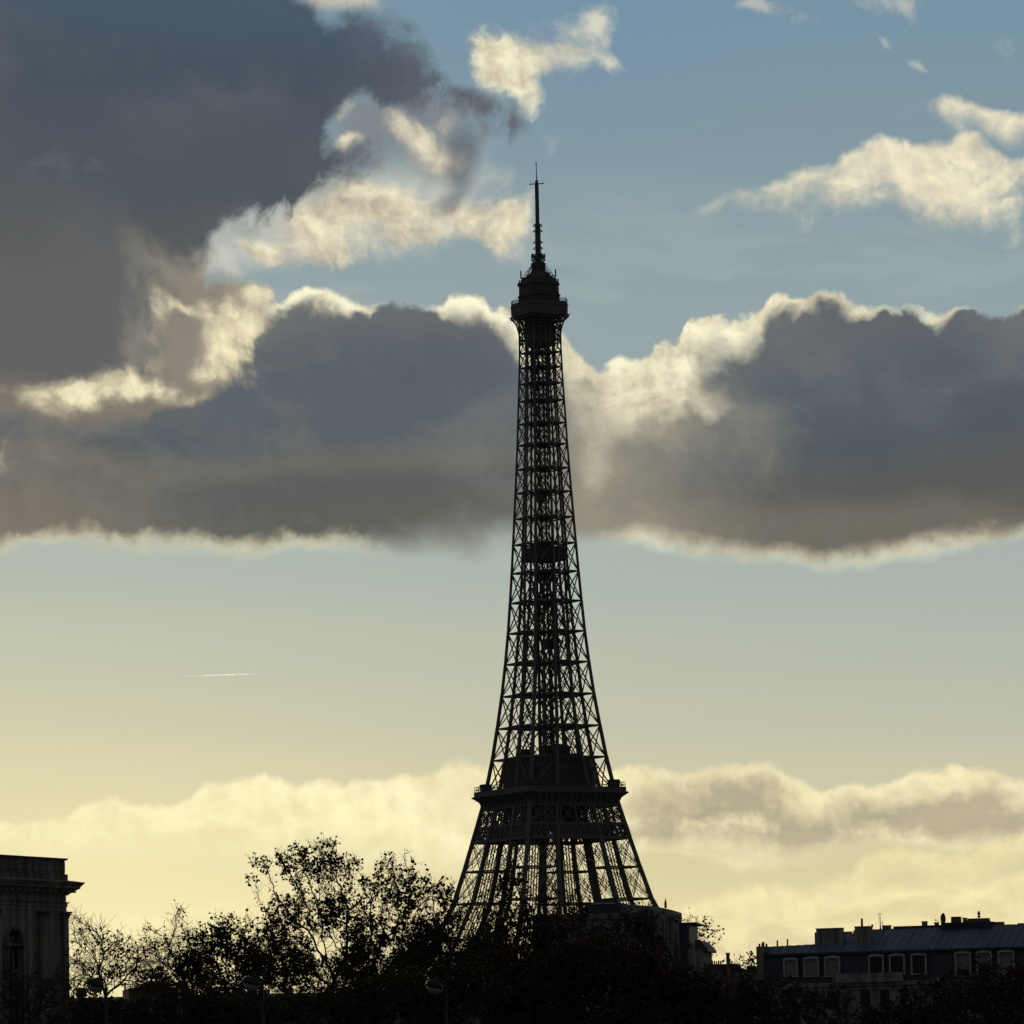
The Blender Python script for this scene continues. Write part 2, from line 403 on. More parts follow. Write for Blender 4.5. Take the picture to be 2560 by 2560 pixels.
    b5 = blobs([(140, 742, 72, 34, -12, 1.15), (190, 752, 60, 26, 0, .6), (240, 722, 60, 28, 20, .7), (310, 748, 80, 22, 8, .65), (390, 700, 50, 34, -30, .75), (425, 660, 40, 44, -30, .95),
                (455, 615, 40, 26, -10, 1.0), (420, 590, 34, 30, 0, .8), (490, 560, 34, 36, 0, .9), (305, 560, 24, 40, -20, .55), (285, 640, 30, 60, 0, .3), (350, 585, 30, 12, 25, .9), (470, 640, 20, 20, 0, .5),
                (60, 770, 90, 24, 10, .35)])
    g5 = T.ramp(X + (n_mid - 0.5) * 0.12, [(0.0, srgb(97, 98, 98)), (0.09, srgb(97, 99, 101)), (0.17, srgb(140, 134, 122)), (0.23, srgb(168, 158, 138))])
    g5 = T.mix(T.step(690 * K, 800 * K, Ys) * 0.8, g5, srgb(134, 124, 110))
    bk5 = 0.93 * T.step(0.06, 1.55, b5 * 1.12 + (n_mid - 0.5) * 0.6 + relief * 0.4 + (n_wisp - 0.5) * 0.45) * T.step(0.05, 0.35, b5)
    c5 = T.mix(bk5, g5, T.mix(T.step(0.0, 1.0, relief + 0.62), srgb(186, 174, 148), srgb(252, 243, 202)))
    fade5 = T.step(850 * K, 770 * K, Ys)
    col = T.mix(a5 * fade5, col, c5)
    lit5 = blobs([(8, 875, 18, 40, 10, .8)])
    col = T.mix(T.step(0.3, 1.0, lit5 + (n_fine - 0.5) * 0.8) * T.step(0.05, 0.3, lit5) * 0.55, col, srgb(190, 180, 160))

    # ---- dark cloud at the upper left, nearest
    B7 = crv(Xs, [(-40, 610), (100, 590), (200, 555), (300, 515), (350, 524), (390, 510), (415, 450), (440, 425), (490, 415), (540, 398), (585, 345), (620, 300), (650, 288), (700, 292), (760, 276),
                  (800, 232), (830, 215), (860, 228), (900, 232), (950, 245), (990, 255), (1020, 250), (1060, 250)])
    T7 = crv(Xs, [(-40, -300), (480, -200), (540, -60), (580, -16), (640, 8), (690, 22), (740, 30), (790, 62), (840, 94), (870, 130), (900, 165), (950, 192), (1000, 232), (1030, 262), (1060, 280)])
    hole = blobs([(672, 225, 48, 36, -10, 1.0), (655, 200, 30, 30, 0, .5), (730, 215, 50, 26, 20, .55), (780, 240, 36, 24, 30, .6), (600, 0, 1, 1, 0, 0.0)])
    soft7 = T.curve(X, [(0, 0.16), (180 * K, 0.14), (330 * K, 0.06), (420 * K, 0.045), (560 * K, 0.040), (640 * K, 0.055), (800 * K, 0.05), (1000 * K, 0.05)])
    e7 = (B7 - Ys) + 0.012 + (n_mid - 0.5) * 0.075 + (n_fine - 0.5) * 0.026 + (n_wisp - 0.5) * 0.060 * T.step(0.16, 0.30, X) - hole * 0.055
    t7 = (Ys - T7) + (n_mid - 0.5) * 0.05 + (n_fine - 0.5) * 0.02
    curtain = blobs([(868, 330, 24, 62, 0, .85), (866, 260, 40, 40, 0, .7), (965, 210, 38, 26, 30, .75), (850, 385, 30, 20, 0, .5), (700, 300, 60, 22, -15, .7), (680, 460, 26, 10, 15, .3)], False)
    # thin lit fringe first
    fr7 = T.step(-0.02, 0.004, t7 + (n_fine - 0.5) * 0.02) * T.step(540 * K, 600 * K, X) * T.step(740 * K, 680 * K, X)
    col = T.mix(fr7 * 0.75 * T.step(0.018, 0.0, Y), col, srgb(218, 204, 180))
    hz7 = blobs([(740, 200, 120, 46, 0, 1.1), (700, 262, 70, 50, 0, 1.0), (830, 260, 60, 70, 0, .85), (620, 360, 60, 40, -45, .5), (470, 440, 60, 26, -15, .6), (400, 490, 50, 30, 0, .5)], False)
    col = T.mix(T.step(0.15, 1.1, hz7 + (n_mid - 0.5) * 0.8 + (n_fine - 0.5) * 0.35) * T.step(0.04, 0.25, hz7) * 0.80, col, srgb(126, 131, 134))
    f6b = blobs([(800, 258, 48, 26, 30, 1.0), (740, 225, 34, 22, 30, .8), (846, 300, 28, 24, 0, .8), (656, 252, 24, 16, 0, 1.0), (840, 220, 30, 20, 0, .6), (650, 205, 24, 26, 0, .5)])
    a6b = 0.92 * T.step(0.14, 1.35, f6b + (n_wisp - 0.5) * 0.8 + (n_fine - 0.5) * 0.5) * T.step(0.04, 0.25, f6b)
    col = T.mix(a6b, col, T.mix((relief * 0.9 + 0.55).clamp(), srgb(190, 182, 164), srgb(248, 238, 206)))
    a7 = T.step(-0.004, 1.0, (e7 / soft7)) * T.step(0.0, 0.035, t7)
    a7 = a7.max(T.step(0.25, 1.1, curtain + (n_mid - 0.5) * 1.0 + (n_fine - .5) * .5) * T.step(0.04, 0.25, curtain) * 0.72)
    a7 = a7 * T.step(1040 * K, 960 * K, X)
    dk7 = T.ramp(Y + (smooth_n - 0.5) * 0.10, [(0.0, srgb(73, 87, 103)), (0.06, srgb(72, 83, 95)), (0.17, srgb(79, 87, 94)), (0.23, srgb(87, 90, 92)), (0.29, srgb(101, 101, 98))])
    dk7 = T.mix(T.step(0.40, 0.95, inner + (n_wisp - 0.5) * 0.12) * 0.32, dk7, srgb(112, 116, 118))
    dk7 = T.mix(T.step(560 * K, 860 * K, X + (n_mid - .5) * 0.1) * 0.55, dk7, srgb(108, 112, 118))
    col = T.mix(a7, col, dk7)

    # ---- unseen sky overhead and behind: added dim grey, keeps camera-facing sides dark
    rear = T.step(0.93, 0.55, dy)
    col = T.mix(rear, col, (0.058, 0.064, 0.074, 1))
    up = T.step(0.24, 0.36, dz)
    col = T.mix(up, col, (0.075, 0.083, 0.097, 1))

    out = T.mix(1.0, col, (10, 10, 10, 1))
    out.s.node.blend_type = 'MULTIPLY'
    bg = T.node('ShaderNodeBackground')
    nt.links.new(out.s, bg.inputs[0])
    bg.inputs[1].default_value = 0.1
    wo = T.node('ShaderNodeOutputWorld')
    nt.links.new(bg.outputs[0], wo.inputs[0])


build_sky()
scene.world = world
#SPLIT
# ------------------------------------------------------------------ helpers
def ray(px, py):
    """direction in the world of a point of the photograph (2560 px frame)"""
    return (CAMROT @ Vector(((px - 1280) / FPX, (1280 - py) / FPX, -1))).normalized()


def at(px, py, Yd):
    d = ray(px, py)
    return CAMLOC + d * (Yd / d.y)


def pxm(Yd):
    return FPX / Yd            # photo pixels per metre at that distance


class MB:
    """collects boxes, bars, tubes and lofts, then links them as one mesh object"""
    def __init__(self):
        self.v, self.f, self.n = [], [], 0

    def add(self, vs, fs):
        o = self.n
        self.v.extend(vs)
        self.f.extend([tuple(i + o for i in f) for f in fs])
        self.n += len(vs)

    def box(self, x0, x1, y0, y1, z0, z1):
        self.add([(x0, y0, z0), (x1, y0, z0), (x1, y1, z0), (x0, y1, z0), (x0, y0, z1), (x1, y0, z1), (x1, y1, z1), (x0, y1, z1)],
                 [(0, 3, 2, 1), (4, 5, 6, 7), (0, 1, 5, 4), (1, 2, 6, 5), (2, 3, 7, 6), (3, 0, 4, 7)])

    def bar(self, p0, p1, w, h=None):
        h = h or w
        p0, p1 = Vector(p0), Vector(p1)
        d = p1 - p0
        if d.length < 1e-6:
            return
        d.normalize()
        up = Vector((0, 0, 1)) if abs(d.z) < 0.95 else Vector((1, 0, 0))
        s = d.cross(up).normalized() * (w / 2)
        u = s.cross(d).normalized() * (h / 2)
        vs = [tuple(p + a * s + b * u) for p in (p0, p1) for a, b in ((-1, -1), (1, -1), (1, 1), (-1, 1))]
        self.add(vs, [(0, 3, 2, 1), (4, 5, 6, 7), (0, 1, 5, 4), (1, 2, 6, 5), (2, 3, 7, 6), (3, 0, 4, 7)])

    def loft(self, rings, cap0=True, cap1=True):
        n = len(rings[0])
        vs = [tuple(p) for r in rings for p in r]
        fs = []
        for k in range(len(rings) - 1):
            for i in range(n):
                j = (i + 1) % n
                fs.append((k * n + i, k * n + j, (k + 1) * n + j, (k + 1) * n + i))
        if cap0:
            fs.append(tuple(range(n - 1, -1, -1)))
        if cap1:
            fs.append(tuple(range((len(rings) - 1) * n, len(rings) * n)))
        self.add(vs, fs)

    def tube(self, p0, p1, r0, r1=None, n=8, caps=True):
        r1 = r0 if r1 is None else r1
        p0, p1 = Vector(p0), Vector(p1)
        d = (p1 - p0).normalized()
        up = Vector((0, 0, 1)) if abs(d.z) < 0.95 else Vector((1, 0, 0))
        s = d.cross(up).normalized()
        u = s.cross(d)
        rings = [[p + (s * math.cos(t) + u * math.sin(t)) * r for t in [2 * math.pi * i / n for i in range(n)]] for p, r in ((p0, r0), (p1, r1))]
        self.loft(rings, caps, caps)

    def lathe(self, prof, n=12, c=(0, 0)):
        self.loft([[(c[0] + r * math.cos(2 * math.pi * i / n), c[1] + r * math.sin(2 * math.pi * i / n), z) for i in range(n)] for r, z in prof])

    def poly(self, pts, thick_vec):
        """an outline extruded along a vector"""
        n = len(pts)
        tv = Vector(thick_vec)
        self.loft([[Vector(p) for p in pts], [Vector(p) + tv for p in pts]])

    def build(self, name, mat, parent=None, smooth=False):
        me = bpy.data.meshes.new(name)
        me.from_pydata(self.v, [], self.f)
        me.materials.append(mat)
        if smooth:
            me.polygons.foreach_set('use_smooth', [True] * len(me.polygons))
        me.update()
        o = bpy.data.objects.new(name, me)
        COL.objects.link(o)
        if parent:
            o.parent = parent
        return o


def tag(o, label=None, cat=None, group=None, kind=None):
    for k, v in (('label', label), ('category', cat), ('group', group), ('kind', kind)):
        if v:
            o[k] = v
    return o


def thing(name, label, cat, loc=(0, 0, 0), rz=0.0, group=None):
    o = bpy.data.objects.new(name, None)
    o.empty_display_size = 0.5
    COL.objects.link(o)
    o.location = loc
    o.rotation_euler = (0, 0, rz)
    return tag(o, label, cat, group)


def material(name, c0, c1, scale=1.0, rough=0.8, metal=0.0, stretch=(1, 1, 1), bump=0.0, spec=0.3, trans=0.0):
    m = bpy.data.materials.new(name)
    m.use_nodes = True
    t = m.node_tree
    b = t.nodes['Principled BSDF']
    tc = t.nodes.new('ShaderNodeTexCoord')
    mp = t.nodes.new('ShaderNodeMapping')
    mp.inputs['Scale'].default_value = stretch
    nz = t.nodes.new('ShaderNodeTexNoise')
    nz.inputs['Scale'].default_value = scale
    nz.inputs['Detail'].default_value = 6
    nz.inputs['Roughness'].default_value = 0.65
    rp = t.nodes.new('ShaderNodeValToRGB')
    rp.color_ramp.elements[0].position, rp.color_ramp.elements[0].color = 0.32, (*c0, 1)
    rp.color_ramp.elements[1].position, rp.color_ramp.elements[1].color = 0.68, (*c1, 1)
    t.links.new(tc.outputs['Object'], mp.inputs[0])
    t.links.new(mp.outputs[0], nz.inputs['Vector'])
    t.links.new(nz.outputs[0], rp.inputs[0])
    t.links.new(rp.outputs[0], b.inputs['Base Color'])
    b.inputs['Roughness'].default_value = rough
    b.inputs['Metallic'].default_value = metal
    b.inputs['Specular IOR Level'].default_value = spec
    if bump:
        bp = t.nodes.new('ShaderNodeBump')
        bp.inputs['Strength'].default_value = bump
        t.links.new(nz.outputs[0], bp.inputs['Height'])
        t.links.new(bp.outputs[0], b.inputs['Normal'])
    return m



def masonry(m, size, depth=0.55):
    """adds dark block joints and rain streaks to a stone material"""
    t = m.node_tree
    b = t.nodes['Principled BSDF']
    src = b.inputs['Base Color'].links[0].from_socket
    tc = t.nodes.new('ShaderNodeTexCoord')
    sp = t.nodes.new('ShaderNodeSeparateXYZ')
    cb = t.nodes.new('ShaderNodeCombineXYZ')
    br = t.nodes.new('ShaderNodeTexBrick')
    br.inputs['Scale'].default_value = 1.0
    br.inputs['Brick Width'].default_value = size * 2.1
    br.inputs['Row Height'].default_value = size
    br.inputs['Mortar Size'].default_value = 0.03
    br.inputs['Color1'].default_value = (1, 1, 1, 1)
    br.inputs['Color2'].default_value = (0.86, 0.86, 0.86, 1)
    br.inputs['Mortar'].default_value = (1 - depth, 1 - depth, 1 - depth, 1)
    nz = t.nodes.new('ShaderNodeTexNoise')
    nz.inputs['Scale'].default_value = 1.0
    nz.inputs['Detail'].default_value = 5
    mp = t.nodes.new('ShaderNodeMapping')
    mp.inputs['Scale'].default_value = (1.6, 1.6, 0.09)
    mr = t.nodes.new('ShaderNodeMapRange')
    mr.inputs['From Min'].default_value, mr.inputs['From Max'].default_value = 0.38, 0.62
    mr.inputs['To Min'].default_value, mr.inputs['To Max'].default_value = 0.45, 1.0
    m1 = t.nodes.new('ShaderNodeMixRGB')
    m1.blend_type = 'MULTIPLY'
    m1.inputs[0].default_value = 1.0
    m2 = t.nodes.new('ShaderNodeMixRGB')
    m2.blend_type = 'MULTIPLY'
    m2.inputs[0].default_value = 1.0
    L = t.links.new
    L(tc.outputs['Object'], sp.inputs[0])
    L(sp.outputs[0], cb.inputs[0])
    L(sp.outputs[2], cb.inputs[1])
    L(cb.outputs[0], br.inputs['Vector'])
    L(tc.outputs['Object'], mp.inputs[0])
    L(mp.outputs[0], nz.inputs['Vector'])
    L(nz.outputs[0], mr.inputs['Value'])
    L(src, m1.inputs[1])
    L(br.outputs['Color'], m1.inputs[2])
    L(m1.outputs[0], m2.inputs[1])
    L(mr.outputs[0], m2.inputs[2])
    L(m2.outputs[0], b.inputs['Base Color'])


M = dict(
    iron=material('painted_iron', (0.125, 0.112, 0.098), (0.18, 0.162, 0.142), 0.5, 0.6),
    iron_dark=material('dark_iron', (0.085, 0.074, 0.062), (0.13, 0.112, 0.094), 0.7, 0.65),
    glass=material('dark_glass', (0.02, 0.025, 0.03), (0.035, 0.04, 0.05), 0.4, 0.15, spec=0.6),
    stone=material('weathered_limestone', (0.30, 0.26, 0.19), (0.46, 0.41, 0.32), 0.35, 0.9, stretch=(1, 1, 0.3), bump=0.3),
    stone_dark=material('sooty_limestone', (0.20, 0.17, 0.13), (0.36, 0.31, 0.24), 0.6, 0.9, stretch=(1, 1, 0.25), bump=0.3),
    render_wall=material('pale_render', (0.34, 0.32, 0.28), (0.48, 0.46, 0.41), 0.3, 0.9, stretch=(1, 1, 0.4)),
    zinc=material('zinc_roof', (0.075, 0.095, 0.135), (0.17, 0.20, 0.26), 0.55, 0.55, metal=0.0, stretch=(1.0, 0.25, 0.25)),
    slate=material('slate', (0.04, 0.046, 0.058), (0.085, 0.092, 0.11), 0.9, 0.6, stretch=(1, 1, 2.5)),
    frame=material('pale_window_frame', (0.34, 0.34, 0.31), (0.52, 0.52, 0.48), 1.4, 0.7),
    pane=material('window_pane', (0.012, 0.014, 0.018), (0.022, 0.024, 0.03), 0.4, 0.25, spec=0.4),
    shutter=material('closed_grey_shutter', (0.20, 0.21, 0.21), (0.28, 0.29, 0.29), 0.6, 0.8, stretch=(1, 1, 8)),
    brick=material('chimney_brick', (0.20, 0.11, 0.075), (0.32, 0.19, 0.13), 2.0, 0.9),
    terracotta=material('terracotta', (0.26, 0.10, 0.06), (0.40, 0.18, 0.11), 2.0, 0.9),
    bark=material('bark', (0.045, 0.035, 0.026), (0.085, 0.068, 0.05), 3.0, 0.95, stretch=(1, 1, 0.3)),
    leaf=material('autumn_leaf', (0.050, 0.040, 0.014), (0.085, 0.068, 0.028), 0.8, 0.8),
    leaf_red=material('russet_leaf', (0.055, 0.028, 0.014), (0.095, 0.052, 0.028), 0.8, 0.8),
    lamp=material('lamp_paint', (0.012, 0.013, 0.015), (0.022, 0.024, 0.026), 2.0, 0.5),
    bowl=material('milky_lamp_bowl', (0.22, 0.22, 0.21), (0.34, 0.34, 0.32), 2.0, 0.35),
    ground=material('ground_soil', (0.05, 0.05, 0.04), (0.09, 0.085, 0.07), 0.05, 0.95),
    antenna=material('antenna_grey', (0.10, 0.10, 0.11), (0.16, 0.16, 0.17), 2.0, 0.6),
)

masonry(M['stone'], 0.62, 0.28)
masonry(M['stone_dark'], 0.5, 0.4)
masonry(M['render_wall'], 0.45, 0.15)

# ------------------------------------------------------------------ ground
g = MB()
g.add([(-20000, -3000, 0), (20000, -3000, 0), (20000, 25000, 0), (-20000, 25000, 0)], [(0, 1, 2, 3)])
tag(g.build('ground', M['ground']), kind='structure')

# ------------------------------------------------------------------ the lattice tower
TY = 1830.0
AX = at(1374.5, 1985, TY).x
PHI = R(28.7)
tower = thing('lattice_tower', 'tall dark iron lattice tower with a flared platform and an antenna mast', 'tower', (AX, TY, 0), PHI)


def zt(py):
    """height on the tower axis seen at photo row py"""
    px = 1374.5 - (1985 - py) * 0.0211
    return at(px, py, TY).z


H_PTS = [(0, 62), (30, 46), (57.6, 33.5), (70, 27.6), (82, 23.7), (99.5, 19.6), (110.7, 17.0), (116, 16.0), (122.6, 14.75), (135, 13.1), (147, 11.6),
         (158.4, 10.45), (172, 9.35), (189, 8.34), (207.4, 7.4), (231, 6.3), (258.8, 5.3), (266, 5.15), (280, 5.1)]
G_PTS = [(0, 37), (57.6, 17.0), (70, 12.6), (82, 10.1), (99.5, 8.4), (116, 6.2), (135, 3.8), (158, 2.7), (175, 1.7), (190, 0.95), (280, 0.55)]


def lerp(pts, z):
    for (a, b), (c, d) in zip(pts, pts[1:]):
        if z <= c:
            t = (z - a) / (c - a)
            return b + (d - b) * t
    return pts[-1][1]


hh = lambda z: lerp(H_PTS, z)
gg = lambda z: lerp(G_PTS, z)

LOW = [0, 14, 28, 42, 57.6, 64, zt(2254), zt(2174), zt(2101), zt(2066), zt(2018), 116]
UP = [116] + [zt(y) for y in (1897, 1818, 1738, 1658, 1581, 1505, 1431, 1360, 1295, 1231, 1172, 1112, 1059, 1002, 959, 919, 882, 850, 822, 796)]


def pillar_t(z):
    return lerp([(0, 1.6), (82, 1.30), (116, 1.05), (150, 0.82), (190, 0.66), (250, 0.46), (300, 0.40)], z)


def xbars(m, a0, b0, a1, b1, w, double=0.0, hor=0.0):
    """X between verticals a (a0 low, a1 high) and b, plus a horizontal on top"""
    a0, b0, a1, b1 = map(Vector, (a0, b0, a1, b1))
    if double:
        for p, q in ((a0, b1), (b0, a1)):
            d = (q - p).normalized()
            side = (b0 - a0).normalized()
            n = d.cross((b0 - a0).cross(a1 - a0)).normalized() * (double / 2)
            m.bar(p + n, q + n, w)
            m.bar(p - n, q - n, w)
            k = max(3, int((q - p).length / (double * 1.1)))
            for i in range(k):
                s = 1 if i % 2 else -1
                m.bar(p + (q - p) * (i / k) + n * s, p + (q - p) * ((i + 1) / k) - n * s, w * 0.7)
    else:
        m.bar(a0, b1, w)
        m.bar(b0, a1, w)
    if hor:
        m.bar(a1, b1, hor * 0.6, hor)


def leg_mesh(sx, sy, zs, upper):
    m = MB()
    fine = MB()

    def corners(z):
        h, g_ = hh(z), gg(z)
        return [Vector((sx * h, sy * h, z)), Vector((sx * g_, sy * h, z)), Vector((sx * g_, sy * g_, z)), Vector((sx * h, sy * g_, z))]
    for z0, z1 in zip(zs, zs[1:]):
        c0, c1 = corners(z0), corners(z1)
        t = (pillar_t(z0) + pillar_t(z1)) / 2
        for i in range(4):
            if upper and i == 2 and z0 > 186:
                continue
            m.bar(c0[i], c1[i] + (c1[i] - c0[i]) * 0.02, t * (1.0 if i != 2 else 0.8))
        for i in range(4):
            j = (i + 1) % 4
            if upper:
                inner = i in (1, 2)
                if inner and z0 > 186:
                    continue
                w = lerp([(116, 0.34), (190, 0.30), (280, 0.22)], z0)
                xbars(fine, c0[i], c0[j], c1[i], c1[j], w * (0.8 if inner else 1.0), 0.0, lerp([(116, 0.55), (200, 0.46), (280, 0.4)], z0))
            else:
                if z0 < 56:
                    xbars(fine, c0[i], c0[j], c1[i], c1[j], 0.5, 0.0, 1.0)
                    continue
                mid0, mid1 = (c0[i] + c0[j]) / 2, (c1[i] + c1[j]) / 2
                if z1 - z0 > 6:
                    ca, cb = (c0[i] + c1[i]) / 2, (c0[j] + c1[j]) / 2
                    xbars(fine, c0[i], c0[j], c1[i], c1[j], 0.17, 1.0, 0.6)
                    # light secondary lattice
                    for a, b in ((c0[i], mid1), (c0[j], mid1), (mid0, c1[i]), (mid0, c1[j])):
                        fine.bar(a, b, 0.14)
                else:
                    k = 4
                    for q in range(k):
                        u0, u1 = q / k, (q + 1) / k
                        xbars(fine, c0[i].lerp(c0[j], u0), c0[i].lerp(c0[j], u1), c1[i].lerp(c1[j], u0), c1[i].lerp(c1[j], u1), 0.2, 0.0, 0.9 if q == 0 else 0.3)
                    fine.bar(c1[i], c1[j], 0.5, 0.9)
        if upper and z0 < 186:
            pass
    return m, fine


for sx in (-1, 1):
    for sy in (-1, 1):
        m, f = leg_mesh(sx, sy, LOW, False)
        # lift rails running up inside the leg
        for k in range(4):
            for z0, z1 in zip(LOW[4:-1], LOW[5:]):
                def rp(z, k=k):
                    h, g_ = hh(z), gg(z)
                    c = (h + g_) / 2 + (-1.6 + 1.06 * k)
                    return (sx * c, sy * ((h + g_) / 2), z)
                f.bar(rp(z0), rp(z1), 0.3)
        leg = m.build('leg', M['iron'], tower)
        f.build('lattice', M['iron'], leg)
        m, f = leg_mesh(sx, sy, UP, True)
        sh = m.build('shaft_pillar', M['iron'], tower)
        f.build('lattice', M['iron'], sh)

# core: lift guides, floors and stairs
m = MB()
c = 1.9
zs = [117.5] + UP[1:]
for z0, z1 in zip(zs, zs[1:]):
    w = min(c, hh(z1) * 0.36)
    for sx in (-1, 1):
        for sy in (-1, 1):
            m.bar((sx * w, sy * w, z0), (sx * w, sy * w, z1), 0.42)
        m.bar((sx * w, 0, z0), (sx * w, 0, z1), 0.22)
        m.bar((0, sx * w, z0), (0, sx * w, z1), 0.22)
    r = min(3.3, hh(z1) * 0.62)
    m.box(-r, r, -r, r, z1 - 0.32, z1 + 0.32)
    for rr in (Matrix.Rotation(math.pi / 2 * k, 3, 'Z') for k in range(4)):
        xbars(m, rr @ Vector((-w, -w, z0)), rr @ Vector((w, -w, z0)), rr @ Vector((-w, -w, z1)), rr @ Vector((w, -w, z1)), 0.22)
        # struts from the core to the faces
        m.bar(rr @ Vector((w, -w, z1)), rr @ Vector((hh(z1), -hh(z1), z1)), 0.25, 0.3)
        m.bar(rr @ Vector((0, -w, z1)), rr @ Vector((0, -hh(z1), z1)), 0.3, 0.5)
    # winding stair flights
    k = max(2, int((z1 - z0) / 2.4))
    for q in range(k):
        a0, a1 = q * math.pi / 2, (q + 1) * math.pi / 2
        za, zb = z0 + (z1 - z0) * q / k, z0 + (z1 - z0) * (q + 1) / k
        rs = w * 0.75
        m.bar((rs * 1.3 * math.cos(a0), rs * 1.3 * math.sin(a0), za), (rs * 1.3 * math.cos(a1), rs * 1.3 * math.sin(a1), zb), 0.6, 0.25)
# beams that tie the four pillars of the shaft together, and X braces in the narrow bay between them
for side in range(4):
    rot = Matrix.Rotation(math.pi / 2 * side, 3, 'Z')
    for i, z in enumerate(UP[1:], 1):
        h, g_ = hh(z), gg(z)
        m.bar(rot @ Vector((-g_, -h, z)), rot @ Vector((g_, -h, z)), 0.5, 0.85)
        z0 = UP[i - 1]
        if z0 < 186 and i > 1:
            h0, g0 = hh(z0), gg(z0)
            for a, b in (((-g0, -h0, z0), (g_, -h, z)), ((g0, -h0, z0), (-g_, -h, z))):
                m.bar(rot @ Vector(a), rot @ Vector(b), 0.26)

m.build('lift_core', M['iron_dark'], tower)
for a, b, y in ((-1.9, -1.9, 1245), (1.9, 1.9, 1610)):
    m = MB()
    z = zt(y)
    m.box(a - 1.2, a + 1.2, b - 1.2, b + 1.2, z - 1.7, z + 1.7)
    m.box(a - 1.3, a + 1.3, b - 1.3, b + 1.3, z + 1.7, z + 1.95)
    m.build('lift_cabin', M['iron_dark'], tower)


def sq(r, z, cut=0.0):
    if not cut:
        return [(-r, -r, z), (r, -r, z), (r, r, z), (-r, r, z)]
    k = r - cut
    return [(-k, -r, z), (k, -r, z), (r, -k, z), (r, k, z), (k, r, z), (-k, r, z), (-r, k, z), (-r, -k, z)]


# second platform: flared cornice, deck, belt truss below
zd = 116.0
m = MB()
z_lip, z_base, z_top = zt(1989), zt(2019), zt(1974)
prof = [(16.75, z_base), (16.85, z_base + 0.9), (17.1, z_base + 1.7), (17.6, z_base + 2.5), (18.3, z_base + 3.1), (19.35, z_lip - 0.05), (19.45, z_lip + 0.2),
        (18.75, z_lip + 0.55), (18.75, z_top)]
m.loft([sq(r, z) for r, z in prof])
plat = m.build('second_platform', M['iron'], tower)
for side in range(4):
    rot = Matrix.Rotation(math.pi / 2 * side, 3, 'Z')
    m = MB()
    n = 14
    for i in range(n + 1):
        x = -16.2 + 32.4 * i / n
        pts = [(x - 0.32, -16.78, z_base - 0.3), (x - 0.32, -17.35, z_base - 0.2), (x - 0.32, -17.6, z_base + 1.6), (x - 0.32, -18.5, z_base + 2.9), (x - 0.32, -18.9, z_lip - 0.12), (x - 0.32, -16.78, z_lip - 0.12)]
        m.poly([rot @ Vector(p) for p in pts], rot @ Vector((0.64, 0, 0)))
    m.build('cornice_bracket', M['iron'], plat)
    m = MB()
    zr = zt(1962)
    n = 26
    for i in range(n + 1):
        x = -18.5 + 37 * i / n
        m.bar(rot @ Vector((x, -18.55, z_top)), rot @ Vector((x, -18.55, zr)), 0.12)
    for z in (z_top + 0.5, (z_top + zr) / 2, zr):
        m.bar(rot @ Vector((-18.5, -18.55, z)), rot @ Vector((18.5, -18.55, z)), 0.13)
    m.build('railing', M['iron_dark'], plat)
    # belt truss: plated between the legs, open lattice over them
    m = MB()
    z0, z1 = zt(2101), zt(2066)
    ha, hb = hh(z0), hh(z1)
    for z, h in ((z0, ha), (z1, hb)):
        m.bar(rot @ Vector((-h, -h, z)), rot @ Vector((h, -h, z)), 0.7, 1.0)
    ga, gb = gg(z0) + 1.6, gg(z1) + 1.6
    m.poly([rot @ Vector(p) for p in ((-ga, -ha + 0.25, z0), (ga, -ha + 0.25, z0), (gb, -hb + 0.25, z1), (-gb, -hb + 0.25, z1))], rot @ Vector((0, 0.12, 0)))
    n = 16
    for i in range(n):
        u0, u1 = -1 + 2 * i / n, -1 + 2 * (i + 1) / n
        xbars(m, rot @ Vector((u0 * ha, -ha, z0)), rot @ Vector((u1 * ha, -ha, z0)), rot @ Vector((u0 * hb, -hb, z1)), rot @ Vector((u1 * hb, -hb, z1)), 0.26)
        m.bar(rot @ Vector((u0 * ha, -ha, z0)), rot @ Vector((u0 * hb, -hb, z1)), 0.4)
    # the tall X panels between belt and platform
    z2 = z_base
    hc = hh(z2)
    n = 6
    for i in range(n):
        u0, u1 = -1 + 2 * i / n, -1 + 2 * (i + 1) / n
        xbars(m, rot @ Vector((u0 * hb, -hb, z1)), rot @ Vector((u1 * hb, -hb, z1)), rot @ Vector((u0 * hc, -hc, z2)), rot @ Vector((u1 * hc, -hc, z2)), 0.2, 0.95)
        m.bar(rot @ Vector((u0 * hb, -hb, z1)), rot @ Vector((u0 * hc, -hc, z2)), 0.55)
    m.bar(rot @ Vector((-hc, -hc, z2)), rot @ Vector((hc, -hc, z2)), 0.6, 0.9)
    m.build('belt_truss', M['iron'], tower)
# floors inside the belt, lift machinery
m = MB()
m.box(-16.4, 16.4, -16.4, 16.4, z_base - 0.5, z_base - 0.1)
m.box(-9.5, 9.5, -9.5, 9.5, zt(2066) - 0.3, zt(2066) + 0.3)
m.box(-7, 7, -7, 7, zt(2066), z_base)
m.build('machine_floor', M['iron_dark'], tower)
